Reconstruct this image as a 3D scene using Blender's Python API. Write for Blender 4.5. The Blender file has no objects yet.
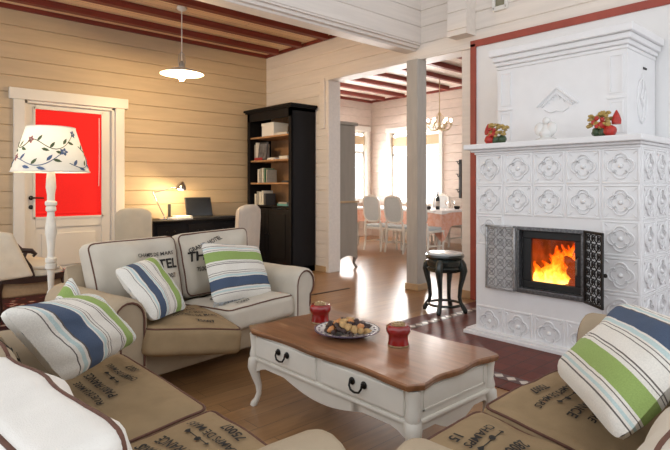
import bpy, bmesh, math, random
from mathutils import Vector as V, Matrix, noise
random.seed(7)
PI = math.pi
C = bpy.context.scene.collection

# ------------------------------------------------------------------ materials
def mat(name, col, rough=.6, metal=0, spec=.5, noise_amt=0, noise_scale=8, stretch=(1,1,1), col2=None,
        bump=0, bump_scale=60, trans=0, coat=0, emit=None, estr=0, alpha=1):
    m = bpy.data.materials.new(name); m.use_nodes = True
    nt = m.node_tree; b = nt.nodes['Principled BSDF']
    b.inputs['Base Color'].default_value = (*col, 1)
    b.inputs['Roughness'].default_value = rough
    b.inputs['Metallic'].default_value = metal
    b.inputs['Specular IOR Level'].default_value = spec
    b.inputs['Transmission Weight'].default_value = trans
    b.inputs['Coat Weight'].default_value = coat
    if emit:
        b.inputs['Emission Color'].default_value = (*emit, 1); b.inputs['Emission Strength'].default_value = estr
    if noise_amt or bump:
        tc = nt.nodes.new('ShaderNodeTexCoord'); mp = nt.nodes.new('ShaderNodeMapping')
        mp.inputs['Scale'].default_value = stretch
        nt.links.new(tc.outputs['Object'], mp.inputs['Vector'])
    if noise_amt:
        n = nt.nodes.new('ShaderNodeTexNoise'); n.inputs['Scale'].default_value = noise_scale
        n.inputs['Detail'].default_value = 5
        nt.links.new(mp.outputs['Vector'], n.inputs['Vector'])
        r = nt.nodes.new('ShaderNodeValToRGB')
        c2 = col2 or tuple(c * (1 - noise_amt) for c in col)
        r.color_ramp.elements[0].position = .35; r.color_ramp.elements[1].position = .65
        r.color_ramp.elements[0].color = (*c2, 1); r.color_ramp.elements[1].color = (*col, 1)
        nt.links.new(n.outputs['Fac'], r.inputs['Fac']); nt.links.new(r.outputs['Color'], b.inputs['Base Color'])
    if bump:
        n2 = nt.nodes.new('ShaderNodeTexNoise'); n2.inputs['Scale'].default_value = bump_scale; n2.inputs['Detail'].default_value = 3
        nt.links.new(mp.outputs['Vector'], n2.inputs['Vector'])
        bp = nt.nodes.new('ShaderNodeBump'); bp.inputs['Strength'].default_value = bump; bp.inputs['Distance'].default_value = .01
        nt.links.new(n2.outputs['Fac'], bp.inputs['Height']); nt.links.new(bp.outputs['Normal'], b.inputs['Normal'])
    return m

def planks_mat(name, cols, pitch, length, axis, rough=.35, grain=.25, mortar=(.08,.05,.03), msize=.003, bump=.2, offset=.37):
    """boards along world axis 'X' or 'Y' : brick texture on object coords with grain"""
    m = bpy.data.materials.new(name); m.use_nodes = True
    nt = m.node_tree; b = nt.nodes['Principled BSDF']; L = nt.links.new
    tc = nt.nodes.new('ShaderNodeTexCoord'); mp = nt.nodes.new('ShaderNodeMapping')
    if axis == 'Y': mp.inputs['Rotation'].default_value = (0, 0, PI/2)
    L(tc.outputs['Object'], mp.inputs['Vector'])
    br = nt.nodes.new('ShaderNodeTexBrick')
    br.offset = offset; br.inputs['Scale'].default_value = 1
    br.inputs['Brick Width'].default_value = length; br.inputs['Row Height'].default_value = pitch
    br.inputs['Mortar Size'].default_value = msize; br.inputs['Mortar Smooth'].default_value = .2
    br.inputs['Color1'].default_value = (*cols[0], 1); br.inputs['Color2'].default_value = (*cols[1], 1)
    br.inputs['Mortar'].default_value = (*mortar, 1)
    L(mp.outputs['Vector'], br.inputs['Vector'])
    mp2 = nt.nodes.new('ShaderNodeMapping'); mp2.inputs['Scale'].default_value = (1.2, 16, 16)
    L(mp.outputs['Vector'], mp2.inputs['Vector'])
    n = nt.nodes.new('ShaderNodeTexNoise'); n.inputs['Scale'].default_value = 2.2; n.inputs['Detail'].default_value = 6
    L(mp2.outputs['Vector'], n.inputs['Vector'])
    mr = nt.nodes.new('ShaderNodeMapRange'); mr.inputs['From Min'].default_value = .3; mr.inputs['From Max'].default_value = .7
    mr.inputs['To Min'].default_value = 1 - grain; mr.inputs['To Max'].default_value = 1 + grain*.5
    L(n.outputs['Fac'], mr.inputs['Value'])
    mx = nt.nodes.new('ShaderNodeVectorMath'); mx.operation = 'SCALE'
    L(br.outputs['Color'], mx.inputs[0]); L(mr.outputs['Result'], mx.inputs['Scale'])
    L(mx.outputs['Vector'], b.inputs['Base Color'])
    b.inputs['Roughness'].default_value = rough
    if bump:
        bp = nt.nodes.new('ShaderNodeBump'); bp.inputs['Strength'].default_value = bump; bp.inputs['Distance'].default_value = .003
        L(br.outputs['Fac'], bp.inputs['Height']); bp.invert = True; L(bp.outputs['Normal'], b.inputs['Normal'])
    return m

def stripe_mat(name):
    m = bpy.data.materials.new(name); m.use_nodes = True
    nt = m.node_tree; b = nt.nodes['Principled BSDF']; L = nt.links.new
    uv = nt.nodes.new('ShaderNodeUVMap'); uv.uv_map = 'UVMap'
    sp = nt.nodes.new('ShaderNodeSeparateXYZ'); L(uv.outputs['UV'], sp.inputs['Vector'])
    r = nt.nodes.new('ShaderNodeValToRGB'); r.color_ramp.interpolation = 'CONSTANT'
    W = (.76,.73,.67); N = (.075,.105,.17); G = (.29,.40,.125); D = (.13,.11,.10); P = (.50,.62,.62)
    st = [(0,W),(.09,D),(.10,W),(.125,P),(.15,W),(.17,D),(.18,N),(.335,W),(.35,P),(.385,W),(.40,D),(.41,W),(.435,D),(.443,W),
          (.565,D),(.575,W),(.59,D),(.60,W),(.63,G),(.79,W),(.81,D),(.82,W),(.845,P),(.87,W),(.89,D),(.90,W)]
    e = r.color_ramp.elements
    e[0].position = 0; e[0].color = (*W,1); e[1].position = st[1][0]; e[1].color = (*st[1][1],1)
    for p, c in st[2:]:
        q = e.new(p); q.color = (*c,1)
    L(sp.outputs['X'], r.inputs['Fac'])
    tc = nt.nodes.new('ShaderNodeTexCoord')
    n = nt.nodes.new('ShaderNodeTexNoise'); n.inputs['Scale'].default_value = 220; L(tc.outputs['Object'], n.inputs['Vector'])
    mr = nt.nodes.new('ShaderNodeMapRange'); mr.inputs['To Min'].default_value = .8; mr.inputs['To Max'].default_value = 1.15
    L(n.outputs['Fac'], mr.inputs['Value'])
    mx = nt.nodes.new('ShaderNodeVectorMath'); mx.operation = 'SCALE'
    L(r.outputs['Color'], mx.inputs[0]); L(mr.outputs['Result'], mx.inputs['Scale']); L(mx.outputs['Vector'], b.inputs['Base Color'])
    bp = nt.nodes.new('ShaderNodeBump'); bp.inputs['Strength'].default_value = .25; bp.inputs['Distance'].default_value = .004
    L(n.outputs['Fac'], bp.inputs['Height']); L(bp.outputs['Normal'], b.inputs['Normal'])
    b.inputs['Roughness'].default_value = .9; b.inputs['Specular IOR Level'].default_value = .2
    return m

M = {}
M['log_pine'] = mat('pine_log', (.56,.43,.28), .55, noise_amt=.09, noise_scale=3, stretch=(.6,5,5))
M['log_x'] = mat('whitewashed_log_x', (.80,.74,.69), .55, noise_amt=.07, noise_scale=3, stretch=(.6,9,9), bump=.1, bump_scale=20)
M['log_y'] = mat('whitewashed_log_y', (.80,.73,.66), .55, noise_amt=.07, noise_scale=3, stretch=(9,.6,9), bump=.1, bump_scale=20)
M['log_dine'] = mat('dining_log', (.66,.56,.49), .55, noise_amt=.08, noise_scale=3, stretch=(3,3,9))
M['white_wood'] = mat('white_painted_wood', (.80,.77,.71), .45, noise_amt=.05, noise_scale=5, stretch=(1,1,6))
M['post'] = mat('greyed_post', (.45,.42,.38), .6, noise_amt=.1, noise_scale=6, stretch=(4,4,.7))
M['post_foot'] = mat('post_foot_oak', (.50,.34,.19), .5, noise_amt=.2, noise_scale=6)
M['ceil'] = planks_mat('pine_ceiling', ((.93,.68,.42),(.88,.62,.37)), .12, 6, 'X', .5, .10, mortar=(.35,.2,.1))
M['ceil_d'] = planks_mat('pale_ceiling', ((.84,.75,.67),(.80,.70,.62)), .12, 6, 'X', .5, .08, mortar=(.5,.4,.34))
M['plain_ceil'] = mat('white_ceiling', (.82,.79,.75), .7, noise_amt=.04)
M['beam'] = mat('oxblood_beam', (.22,.032,.018), .5, noise_amt=.25, noise_scale=4, stretch=(.5,9,9))
M['redtrim'] = mat('red_trim', (.36,.065,.04), .45, noise_amt=.15, noise_scale=8)
M['floor'] = planks_mat('oak_floor', ((.34,.185,.080),(.28,.145,.060)), .13, 1.5, 'X', .3, .22, mortar=(.10,.055,.025), msize=.002)
M['hearth'] = planks_mat('hearth_tile', ((.15,.038,.026),(.115,.030,.022)), .13, .13, 'X', .5, .15, mortar=(.06,.03,.025), msize=.004, offset=0)
M['hearth'].node_tree.nodes['Principled BSDF'].inputs['Specular IOR Level'].default_value = .25
M['mosaic_d'] = mat('mosaic_dark', (.10,.05,.045), .35, noise_amt=.2)
M['mosaic_l'] = mat('mosaic_light', (.62,.55,.48), .35, noise_amt=.15)
M['strip'] = mat('dark_strip', (.05,.03,.02), .4, noise_amt=.1)
M['plaster'] = mat('white_plaster', (.84,.84,.84), .7, noise_amt=.03, noise_scale=4, bump=.05, bump_scale=30)
M['stove'] = mat('white_glazed_tile', (.83,.83,.84), .16, coat=.4, noise_amt=.03, noise_scale=9)
M['stove_m'] = mat('white_stove_moulding', (.83,.83,.84), .3, noise_amt=.03, noise_scale=9)
M['frame_iron'] = mat('brushed_iron', (.20,.20,.21), .35, metal=.7, noise_amt=.5, noise_scale=60)
M['silver'] = mat('worn_silver_iron', (.50,.50,.51), .35, metal=.6, noise_amt=.4, noise_scale=40)
M['brass'] = mat('pale_brass', (.62,.48,.27), .35, metal=.5, noise_amt=.2, noise_scale=30)
M['black'] = mat('matte_black', (.012,.012,.013), .45, noise_amt=.2)
M['iron'] = mat('pewter_iron', (.11,.11,.115), .35, metal=.8, noise_amt=.3, noise_scale=30)
M['iron_d'] = mat('dark_iron', (.035,.033,.033), .4, metal=.7, noise_amt=.3, noise_scale=30)
M['chrome'] = mat('chrome', (.75,.75,.76), .15, metal=1, noise_amt=.05)
M['firebrick'] = mat('sooty_firebrick', (.34,.15,.06), .9, noise_amt=.6, noise_scale=9)  # orange of the brick also carries the fire's glow, painted in
M['log_fire'] = mat('charred_log', (.035,.015,.008), .9, noise_amt=.5, noise_scale=15, emit=(1,.12,.01), estr=.25)
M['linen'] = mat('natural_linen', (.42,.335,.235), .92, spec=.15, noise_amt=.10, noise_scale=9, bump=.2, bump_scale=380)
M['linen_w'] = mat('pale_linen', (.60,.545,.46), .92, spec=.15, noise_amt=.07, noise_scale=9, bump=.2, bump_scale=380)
M['linen_lit'] = mat('window_lit_linen', (.80,.77,.72), .92, spec=.15, noise_amt=.06, noise_scale=9, bump=.2, bump_scale=380)  # paler copy of the linen, strong window light painted into its colour
M['jute'] = mat('jute_seat', (.33,.235,.135), .95, spec=.1, noise_amt=.12, noise_scale=12, bump=.3, bump_scale=420)
M['piping'] = mat('brown_piping', (.13,.055,.035), .8, noise_amt=.2, noise_scale=60)
M['ink'] = mat('black_ink', (.025,.022,.02), .9, noise_amt=.3, noise_scale=150)
M['stripe'] = stripe_mat('striped_cotton')
M['fringe'] = mat('blue_white_fringe', (.55,.58,.60), .9, noise_amt=.5, noise_scale=90)
M['tabletop'] = mat('walnut_top', (.30,.135,.062), .28, noise_amt=.35, noise_scale=3, stretch=(14,1,6), coat=.35)
M['cream'] = mat('cream_paint', (.78,.74,.66), .38, noise_amt=.05, noise_scale=7)
M['dark_pull'] = mat('blackened_pull', (.03,.028,.025), .35, metal=.8, noise_amt=.2)
M['redjar'] = mat('red_glass', (.30,.010,.010), .12, coat=.6, noise_amt=.25, noise_scale=14)
M['gold'] = mat('antique_gold', (.55,.42,.24), .35, metal=.7, noise_amt=.3, noise_scale=40)
M['porcelain'] = mat('white_porcelain', (.78,.77,.75), .15, coat=.4, noise_amt=.05)
M['plate_blue'] = mat('plate_blue_rim', (.09,.06,.10), .2, noise_amt=.2)
M['nut_tan'] = mat('tan_nut', (.58,.36,.15), .7, noise_amt=.35, noise_scale=40)
M['nut_dark'] = mat('dark_date', (.05,.022,.018), .45, noise_amt=.35, noise_scale=40)
M['nut_orange'] = mat('orange_apricot', (.62,.26,.09), .55, noise_amt=.25, noise_scale=40)
M['ebony'] = mat('black_wood', (.008,.007,.008), .6, spec=.2, noise_amt=.3, noise_scale=6, stretch=(1,1,.3))
M['shelf_back'] = mat('brown_backboard', (.42,.23,.11), .6, noise_amt=.2, noise_scale=4, stretch=(4,4,.6))
M['greenblack'] = mat('dark_green_lacquer', (.012,.022,.022), .25, coat=.5, noise_amt=.2)
M['marble'] = mat('white_marble', (.75,.78,.80), .2, noise_amt=.12, noise_scale=6)
M['doorwhite'] = mat('door_paint', (.78,.74,.66), .4, noise_amt=.04, noise_scale=4)
M['redblind'] = mat('red_blind', (.75,.008,.006), .8, noise_amt=.06, noise_scale=90, emit=(1,.01,.008), estr=.22)  # weak red glow put into the blind cloth, which is no lamp
M['shade_in'] = None
M['lampwood'] = mat('white_turned_wood', (.74,.70,.62), .45, noise_amt=.10, noise_scale=20)
M['vine_g'] = mat('embroidery_green', (.10,.13,.06), .9, noise_amt=.2)
M['vine_b'] = mat('embroidery_blue', (.10,.15,.27), .9, noise_amt=.2)
M['vine_r'] = mat('embroidery_red', (.36,.14,.13), .9, noise_amt=.2)
M['darkwood'] = mat('dark_carved_wood', (.035,.014,.010), .35, noise_amt=.3, noise_scale=9)
M['buff'] = mat('buff_upholstery', (.42,.29,.17), .9, spec=.15, noise_amt=.12, noise_scale=40)
M['cloth_w'] = mat('cream_cloth', (.74,.66,.53), .92, spec=.15, noise_amt=.08, noise_scale=12, bump=.15, bump_scale=300)
M['slip'] = mat('slipcover_cotton', (.68,.58,.42), .92, spec=.15, noise_amt=.1, noise_scale=6, bump=.1, bump_scale=200)
M['slip_p'] = mat('pale_chair_linen', (.66,.60,.52), .92, spec=.15, noise_amt=.1, noise_scale=6, bump=.1, bump_scale=200)
M['enamel'] = mat('white_enamel', (.82,.80,.74), .3, noise_amt=.03)
M['bulb'] = mat('lit_bulb', (1,.9,.7), .4, emit=(1,.80,.48), estr=25, noise_amt=.01)
M['bulb_small'] = mat('lit_candle_bulb', (1,.9,.7), .4, emit=(1,.88,.66), estr=6, noise_amt=.01)
M['wire'] = mat('aged_wire', (.42,.40,.36), .4, metal=.6, noise_amt=.1)
M['screen'] = mat('dark_screen', (.008,.009,.011), .15, noise_amt=.1)
M['laptop'] = mat('laptop_black', (.02,.02,.022), .35, noise_amt=.1)
M['paper'] = mat('white_paper', (.80,.79,.75), .8, noise_amt=.04)
M['taupe'] = mat('taupe_cabinet', (.32,.28,.23), .5, noise_amt=.08, noise_scale=5, stretch=(3,3,.6))
M['chairwhite'] = mat('chair_white', (.80,.77,.70), .4, noise_amt=.05)
M['chairblue'] = mat('chair_pale_fabric', (.58,.63,.64), .9, noise_amt=.06, noise_scale=30)
M['salmon'] = mat('salmon_cloth', (.74,.36,.25), .9, spec=.15, noise_amt=.25, noise_scale=16, col2=(.80,.50,.40))
M['whitecloth'] = mat('white_cloth', (.84,.81,.78), .9, spec=.15, noise_amt=.06, noise_scale=25)
M['bottle'] = mat('dark_bottle', (.012,.015,.010), .12, noise_amt=.1)
M['label'] = mat('bottle_label', (.55,.48,.42), .7, noise_amt=.2)
M['blindtan'] = mat('tan_blind', (.62,.50,.35), .85, noise_amt=.15, noise_scale=60, stretch=(1,1,8))
M['glass'] = mat('pane_glass', (1,1,1), .02, trans=1, spec=.3, noise_amt=.001)
M['rug'] = None
def thin_glass():
    m = bpy.data.materials.new('thin_pane_glass'); m.use_nodes = True; nt = m.node_tree; L = nt.links.new
    nt.nodes.remove(nt.nodes['Principled BSDF'])
    t = nt.nodes.new('ShaderNodeBsdfTransparent'); g = nt.nodes.new('ShaderNodeBsdfGlossy'); x = nt.nodes.new('ShaderNodeMixShader'); f = nt.nodes.new('ShaderNodeFresnel')
    f.inputs['IOR'].default_value = 1.35; g.inputs['Roughness'].default_value = .03
    L(f.outputs['Fac'], x.inputs['Fac']); L(t.outputs['BSDF'], x.inputs[1]); L(g.outputs['BSDF'], x.inputs[2]); L(x.outputs['Shader'], nt.nodes['Material Output'].inputs['Surface'])
    return m
M['pane'] = thin_glass()
def blind_mat():
    m = bpy.data.materials.new('tan_roller_cloth'); m.use_nodes = True; nt = m.node_tree; L = nt.links.new
    nt.nodes.remove(nt.nodes['Principled BSDF'])
    d = nt.nodes.new('ShaderNodeBsdfDiffuse'); t = nt.nodes.new('ShaderNodeBsdfTranslucent'); x = nt.nodes.new('ShaderNodeMixShader'); x.inputs['Fac'].default_value = .12
    n = nt.nodes.new('ShaderNodeTexNoise'); n.inputs['Scale'].default_value = 40; r = nt.nodes.new('ShaderNodeValToRGB')
    r.color_ramp.elements[0].color = (.50,.38,.25,1); r.color_ramp.elements[1].color = (.62,.50,.35,1)
    L(n.outputs['Fac'], r.inputs['Fac']); L(r.outputs['Color'], d.inputs['Color']); L(r.outputs['Color'], t.inputs['Color'])
    L(d.outputs['BSDF'], x.inputs[1]); L(t.outputs['BSDF'], x.inputs[2]); L(x.outputs['Shader'], nt.nodes['Material Output'].inputs['Surface'])
    return m
M['blindtan'] = blind_mat()
BOOK = {k: mat('book_'+k, c, .6, noise_amt=.15, noise_scale=25) for k, c in dict(white=(.70,.67,.60), grey=(.36,.35,.32), dark=(.05,.05,.055),
        red=(.38,.03,.03), green=(.10,.22,.14), teal=(.10,.30,.28), blue=(.10,.14,.26), tan=(.45,.34,.2)).items()}
ORN = {k: mat('ornament_'+k, c, .35, noise_amt=.3, noise_scale=40) for k, c in dict(red=(.50,.03,.02), gold=(.50,.34,.10), green=(.05,.09,.04), deep=(.10,.02,.03)).items()}

def rug_mat():
    m = mat('patterned_rug', (.07,.02,.018), .95, spec=.1)
    nt = m.node_tree; L = nt.links.new; b = nt.nodes['Principled BSDF']
    tc = nt.nodes.new('ShaderNodeTexCoord'); vo = nt.nodes.new('ShaderNodeTexVoronoi'); vo.inputs['Scale'].default_value = 9
    L(tc.outputs['Object'], vo.inputs['Vector'])
    r = nt.nodes.new('ShaderNodeValToRGB'); r.color_ramp.interpolation = 'CONSTANT'
    r.color_ramp.elements[0].color = (.42,.33,.26,1); r.color_ramp.elements[1].position = .22; r.color_ramp.elements[1].color = (.16,.03,.03,1)
    q = r.color_ramp.elements.new(.36); q.color = (.045,.016,.016,1)
    L(vo.outputs['Distance'], r.inputs['Fac']); L(r.outputs['Color'], b.inputs['Base Color'])
    return m
M['rug'] = rug_mat()
def shade_mat():
    m = bpy.data.materials.new('linen_lampshade'); m.use_nodes = True
    nt = m.node_tree; L = nt.links.new; nt.nodes.remove(nt.nodes['Principled BSDF'])
    d = nt.nodes.new('ShaderNodeBsdfDiffuse'); t = nt.nodes.new('ShaderNodeBsdfTranslucent'); mx = nt.nodes.new('ShaderNodeMixShader')
    d.inputs['Color'].default_value = (.72,.70,.63,1); t.inputs['Color'].default_value = (.85,.80,.68,1)
    tc = nt.nodes.new('ShaderNodeTexCoord'); n = nt.nodes.new('ShaderNodeTexNoise'); n.inputs['Scale'].default_value = 90
    L(tc.outputs['Object'], n.inputs['Vector'])
    bp = nt.nodes.new('ShaderNodeBump'); bp.inputs['Strength'].default_value = .1; bp.inputs['Distance'].default_value = .002
    L(n.outputs['Fac'], bp.inputs['Height']); L(bp.outputs['Normal'], d.inputs['Normal'])
    mx.inputs['Fac'].default_value = .12
    L(d.outputs['BSDF'], mx.inputs[1]); L(t.outputs['BSDF'], mx.inputs[2]); L(mx.outputs['Shader'], nt.nodes['Material Output'].inputs['Surface'])
    return m
M['shade'] = shade_mat()
def flame_mat():
    m = bpy.data.materials.new('flame'); m.use_nodes = True
    nt = m.node_tree; L = nt.links.new; nt.nodes.remove(nt.nodes['Principled BSDF'])
    tc = nt.nodes.new('ShaderNodeTexCoord'); sp = nt.nodes.new('ShaderNodeSeparateXYZ'); L(tc.outputs['Generated'], sp.inputs['Vector'])
    n = nt.nodes.new('ShaderNodeTexNoise'); n.inputs['Scale'].default_value = 22; n.inputs['Detail'].default_value = 4; L(tc.outputs['Object'], n.inputs['Vector'])
    a = nt.nodes.new('ShaderNodeMath'); a.operation = 'MULTIPLY_ADD'; a.inputs[1].default_value = .9; a.inputs[2].default_value = -.45
    L(n.outputs['Fac'], a.inputs[0])
    s = nt.nodes.new('ShaderNodeMath'); s.operation = 'ADD'; L(sp.outputs['Z'], s.inputs[0]); L(a.outputs['Value'], s.inputs[1])
    r = nt.nodes.new('ShaderNodeValToRGB'); e = r.color_ramp.elements
    e[0].position = 0; e[0].color = (1,.62,.16,1); e[1].position = 1; e[1].color = (.55,.03,.0,1)
    q = e.new(.35); q.color = (1,.36,.03,1); q = e.new(.65); q.color = (.9,.13,.005,1)
    L(s.outputs['Value'], r.inputs['Fac'])
    em = nt.nodes.new('ShaderNodeEmission'); em.inputs['Strength'].default_value = 3.0; L(r.outputs['Color'], em.inputs['Color'])
    tr = nt.nodes.new('ShaderNodeBsdfTransparent'); mx = nt.nodes.new('ShaderNodeMixShader')
    lw = nt.nodes.new('ShaderNodeMapRange'); lw.inputs['From Min'].default_value = .25; lw.inputs['From Max'].default_value = 1.05
    lw.inputs['To Min'].default_value = .95; lw.inputs['To Max'].default_value = .12; L(s.outputs['Value'], lw.inputs['Value'])
    L(lw.outputs['Result'], mx.inputs['Fac']); L(tr.outputs['BSDF'], mx.inputs[1]); L(em.outputs['Emission'], mx.inputs[2])
    L(mx.outputs['Shader'], nt.nodes['Material Output'].inputs['Surface'])
    return m
M['flame'] = flame_mat()

# ------------------------------------------------------------------ mesh builder
class B:
    def __init__(s): s.v = []; s.f = []; s.mi = []; s.uv = {}; s.m = 0
    def add(s, vs, fs, T=None):
        o = len(s.v)
        for p in vs:
            p = V(p); s.v.append(T @ p if T else p)
        for f in fs:
            s.f.append(tuple(i + o for i in f)); s.mi.append(s.m)
        return s
    def box(s, x0, x1, y0, y1, z0, z1, bev=0, T=None):
        if bev <= 0:
            vs = [(x,y,z) for x in (x0,x1) for y in (y0,y1) for z in (z0,z1)]
            return s.add(vs, [(0,1,3,2),(4,6,7,5),(0,4,5,1),(2,3,7,6),(0,2,6,4),(1,5,7,3)], T)
        bm = bmesh.new(); bmesh.ops.create_cube(bm, size=1)
        for v in bm.verts:
            v.co = V(((x0+x1)/2 + v.co.x*(x1-x0), (y0+y1)/2 + v.co.y*(y1-y0), (z0+z1)/2 + v.co.z*(z1-z0)))
        bmesh.ops.bevel(bm, geom=bm.edges[:], offset=bev, segments=2, affect='EDGES', profile=.5)
        bm.verts.index_update()
        s.add([v.co.copy() for v in bm.verts], [[v.index for v in f.verts] for f in bm.faces], T); bm.free(); return s
    def lathe(s, prof, n=24, c=(0,0,0), T=None, cap=True):
        vs = []; fs = []
        for r, z in prof:
            for k in range(n):
                a = 2*PI*k/n; vs.append((c[0]+r*math.cos(a), c[1]+r*math.sin(a), c[2]+z))
        for i in range(len(prof)-1):
            for k in range(n):
                k2 = (k+1) % n; fs.append((i*n+k, i*n+k2, (i+1)*n+k2, (i+1)*n+k))
        if cap:
            if prof[0][0] > 1e-4: fs.append(tuple(reversed(range(n))))
            if prof[-1][0] > 1e-4: fs.append(tuple(range((len(prof)-1)*n, len(prof)*n)))
        return s.add(vs, fs, T)
    def tube(s, pts, r, n=8, closed=False, cap=True, T=None):
        pts = [V(p) for p in pts]; N = len(pts); rs = r if isinstance(r, (list, tuple)) else [r]*N
        vs = []; fs = []; up = None
        for i, p in enumerate(pts):
            if closed: t = pts[(i+1) % N] - pts[i-1]
            else: t = pts[min(i+1, N-1)] - pts[max(i-1, 0)]
            if t.length < 1e-9: t = V((0,0,1))
            t.normalize()
            if up is None:
                up = V((0,0,1)) if abs(t.z) < .9 else V((1,0,0))
            a = up - t*up.dot(t)
            if a.length < 1e-6: a = t.orthogonal()
            a.normalize(); b = t.cross(a); up = a
            for k in range(n):
                g = 2*PI*k/n; vs.append(p + (a*math.cos(g) + b*math.sin(g))*rs[i])
        for i in range(N if closed else N-1):
            j = (i+1) % N
            for k in range(n):
                k2 = (k+1) % n; fs.append((i*n+k, i*n+k2, j*n+k2, j*n+k))
        if cap and not closed:
            fs.append(tuple(reversed(range(n)))); fs.append(tuple(range((N-1)*n, N*n)))
        return s.add(vs, fs, T)
    def rod(s, a, b, r, r2=None, n=12): return s.tube([a, b], [r, r if r2 is None else r2], n)
    def rtube(s, pts, w, d, side=(0,1,0), T=None):
        """rectangular bar swept along pts; w along 'side', d across; w,d may be lists"""
        pts = [V(p) for p in pts]; N = len(pts); side = V(side).normalized()
        ws = w if isinstance(w, (list,tuple)) else [w]*N; ds = d if isinstance(d, (list,tuple)) else [d]*N
        vs = []; fs = []
        for i, p in enumerate(pts):
            t = (pts[min(i+1,N-1)] - pts[max(i-1,0)]).normalized(); b = t.cross(side).normalized()
            for sx, sy in ((-1,-1),(1,-1),(1,1),(-1,1)):
                vs.append(p + side*sx*ws[i]/2 + b*sy*ds[i]/2)
        for i in range(N-1):
            for k in range(4):
                k2 = (k+1) % 4; fs.append((i*4+k, i*4+k2, (i+1)*4+k2, (i+1)*4+k))
        fs.append((3,2,1,0)); fs.append(tuple(range((N-1)*4, N*4)))
        return s.add(vs, fs, T)
    def prism(s, poly, d, T=None):
        """poly: 3D points (planar), d: extrusion vector"""
        n = len(poly); d = V(d); vs = [V(p) for p in poly] + [V(p)+d for p in poly]
        fs = [tuple(range(n))[::-1], tuple(range(n, 2*n))] + [(i, (i+1) % n, n+(i+1) % n, n+i) for i in range(n)]
        return s.add(vs, fs, T)
    def sphere(s, c, r, sc=(1,1,1), nu=14, nv=9, T=None, wob=0, seed=0):
        vs = [];fs = []
        for i in range(nv+1):
            th = PI*i/nv
            for k in range(nu):
                a = 2*PI*k/nu; d = V((math.sin(th)*math.cos(a), math.sin(th)*math.sin(a), math.cos(th)))
                rr = r*(1 + wob*noise.noise(d*2.2 + V((seed,seed*1.7,0))))
                vs.append((c[0]+d.x*rr*sc[0], c[1]+d.y*rr*sc[1], c[2]+d.z*rr*sc[2]))
        for i in range(nv):
            for k in range(nu):
                k2 = (k+1) % nu; fs.append((i*nu+k, (i+1)*nu+k, (i+1)*nu+k2, i*nu+k2))
        return s.add(vs, fs, T)
    def build(s, name, m, parent=None, smooth=35, fix=True):
        me = bpy.data.meshes.new(name); me.from_pydata([tuple(v) for v in s.v], [], s.f)
        ms = m if isinstance(m, (list, tuple)) else [m]
        for x in ms: me.materials.append(x)
        if len(ms) > 1: me.polygons.foreach_set('material_index', s.mi)
        if fix:
            bm = bmesh.new(); bm.from_mesh(me); bmesh.ops.remove_doubles(bm, verts=bm.verts, dist=1e-6)
            bmesh.ops.recalc_face_normals(bm, faces=bm.faces); bm.to_mesh(me); bm.free()
        if smooth:
            me.polygons.foreach_set('use_smooth', [True]*len(me.polygons))
            try: me.set_sharp_from_angle(angle=math.radians(smooth))
            except Exception: pass
        o = bpy.data.objects.new(name, me); C.objects.link(o)
        if parent: o.parent = parent
        return o

def thing(name, label, cat, loc=(0,0,0), rz=0, group=None):
    o = bpy.data.objects.new(name, None); C.objects.link(o); o.location = loc; o.rotation_euler = (0,0,rz)
    o.empty_display_size = .1
    return tag(o, label, cat, group)
def tag(o, label, cat, group=None):
    o['label'] = label; o['category'] = cat
    if group: o['group'] = group
    return o
def struct(o, label=None):
    o['kind'] = 'structure'
    if label: o['label'] = label
    return o
def dup(root, loc, rz=0, label=None, group=None, sc=None):
    def cp(o, par):
        c = o.copy(); C.objects.link(c)
        if par: c.parent = par
        for ch in list(o.children): cp(ch, c)
        return c
    r = cp(root, None); r.location = loc; r.rotation_euler = (0,0,rz)
    if label: r['label'] = label
    if group: r['group'] = group
    if sc: r.scale = sc
    return r
def tr(x=0, y=0, z=0, rz=0): return Matrix.Translation((x,y,z)) @ Matrix.Rotation(rz, 4, 'Z')

# ------------------------------------------------------------------ room shell
def logwall(b, plane, back, a0, a1, z0, z1, axis, pitch=.19, g=.007, dep=.012):
    """slab with V grooves on the face 'plane'; axis 'X': wall runs along X with face at y=plane; 'Y': runs along Y, face at x=plane"""
    sgn = 1 if back > plane else -1
    prof = [(plane, z0)]
    k = math.ceil((z0 + g + 1e-6)/pitch)
    while k*pitch < z1 - g:
        z = k*pitch; prof += [(plane, z-g), (plane+sgn*dep, z), (plane, z+g)]; k += 1
    prof += [(plane, z1), (back, z1), (back, z0)]
    if axis == 'X': b.prism([(a0, p, z) for p, z in prof], (a1-a0, 0, 0))
    else: b.prism([(p, a0, z) for p, z in prof], (0, a1-a0, 0))
    return b
ZC = 3.27
b = B()
DX0, DX1, DZ = 1.50, 2.53, 2.20
logwall(b, 7.0, 7.2, -1.2, DX0, 0, ZC+.1, 'X'); logwall(b, 7.0, 7.2, DX1, 4.9, 0, ZC+.1, 'X'); logwall(b, 7.0, 7.2, DX0, DX1, DZ, ZC+.1, 'X')
struct(b.build('wall_left', M['log_pine'], smooth=0), 'whitewashed log wall around the door with the red blind')
b = B()
logwall(b, 4.9, 5.1, 5.55, 9.2, 0, ZC+.1, 'Y'); logwall(b, 4.9, 5.1, -2, 5.55, 2.71, 5.2, 'Y'); logwall(b, 4.9, 5.1, 5.55, 9.2, ZC+.1, 5.2, 'Y')
logwall(b, 4.9, 5.1, 3.19, 3.34, 0, 2.71, 'Y', pitch=9)
b.box(4.875, 5.12, 3.19, 5.56, 2.66, 2.71, .006)
b.box(4.89, 5.11, 5.50, 5.56, 0, 2.66, .004)
b.box(4.86, 4.9, 5.56, 5.66, 2.0, 2.70, .004)
struct(b.build('wall_right', M['log_y'], smooth=0), 'whitewashed log wall with the opening to the dining room')
b = B(); b.box(4.885, 5.1, -2, 3.19, 0, 2.70)
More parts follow.
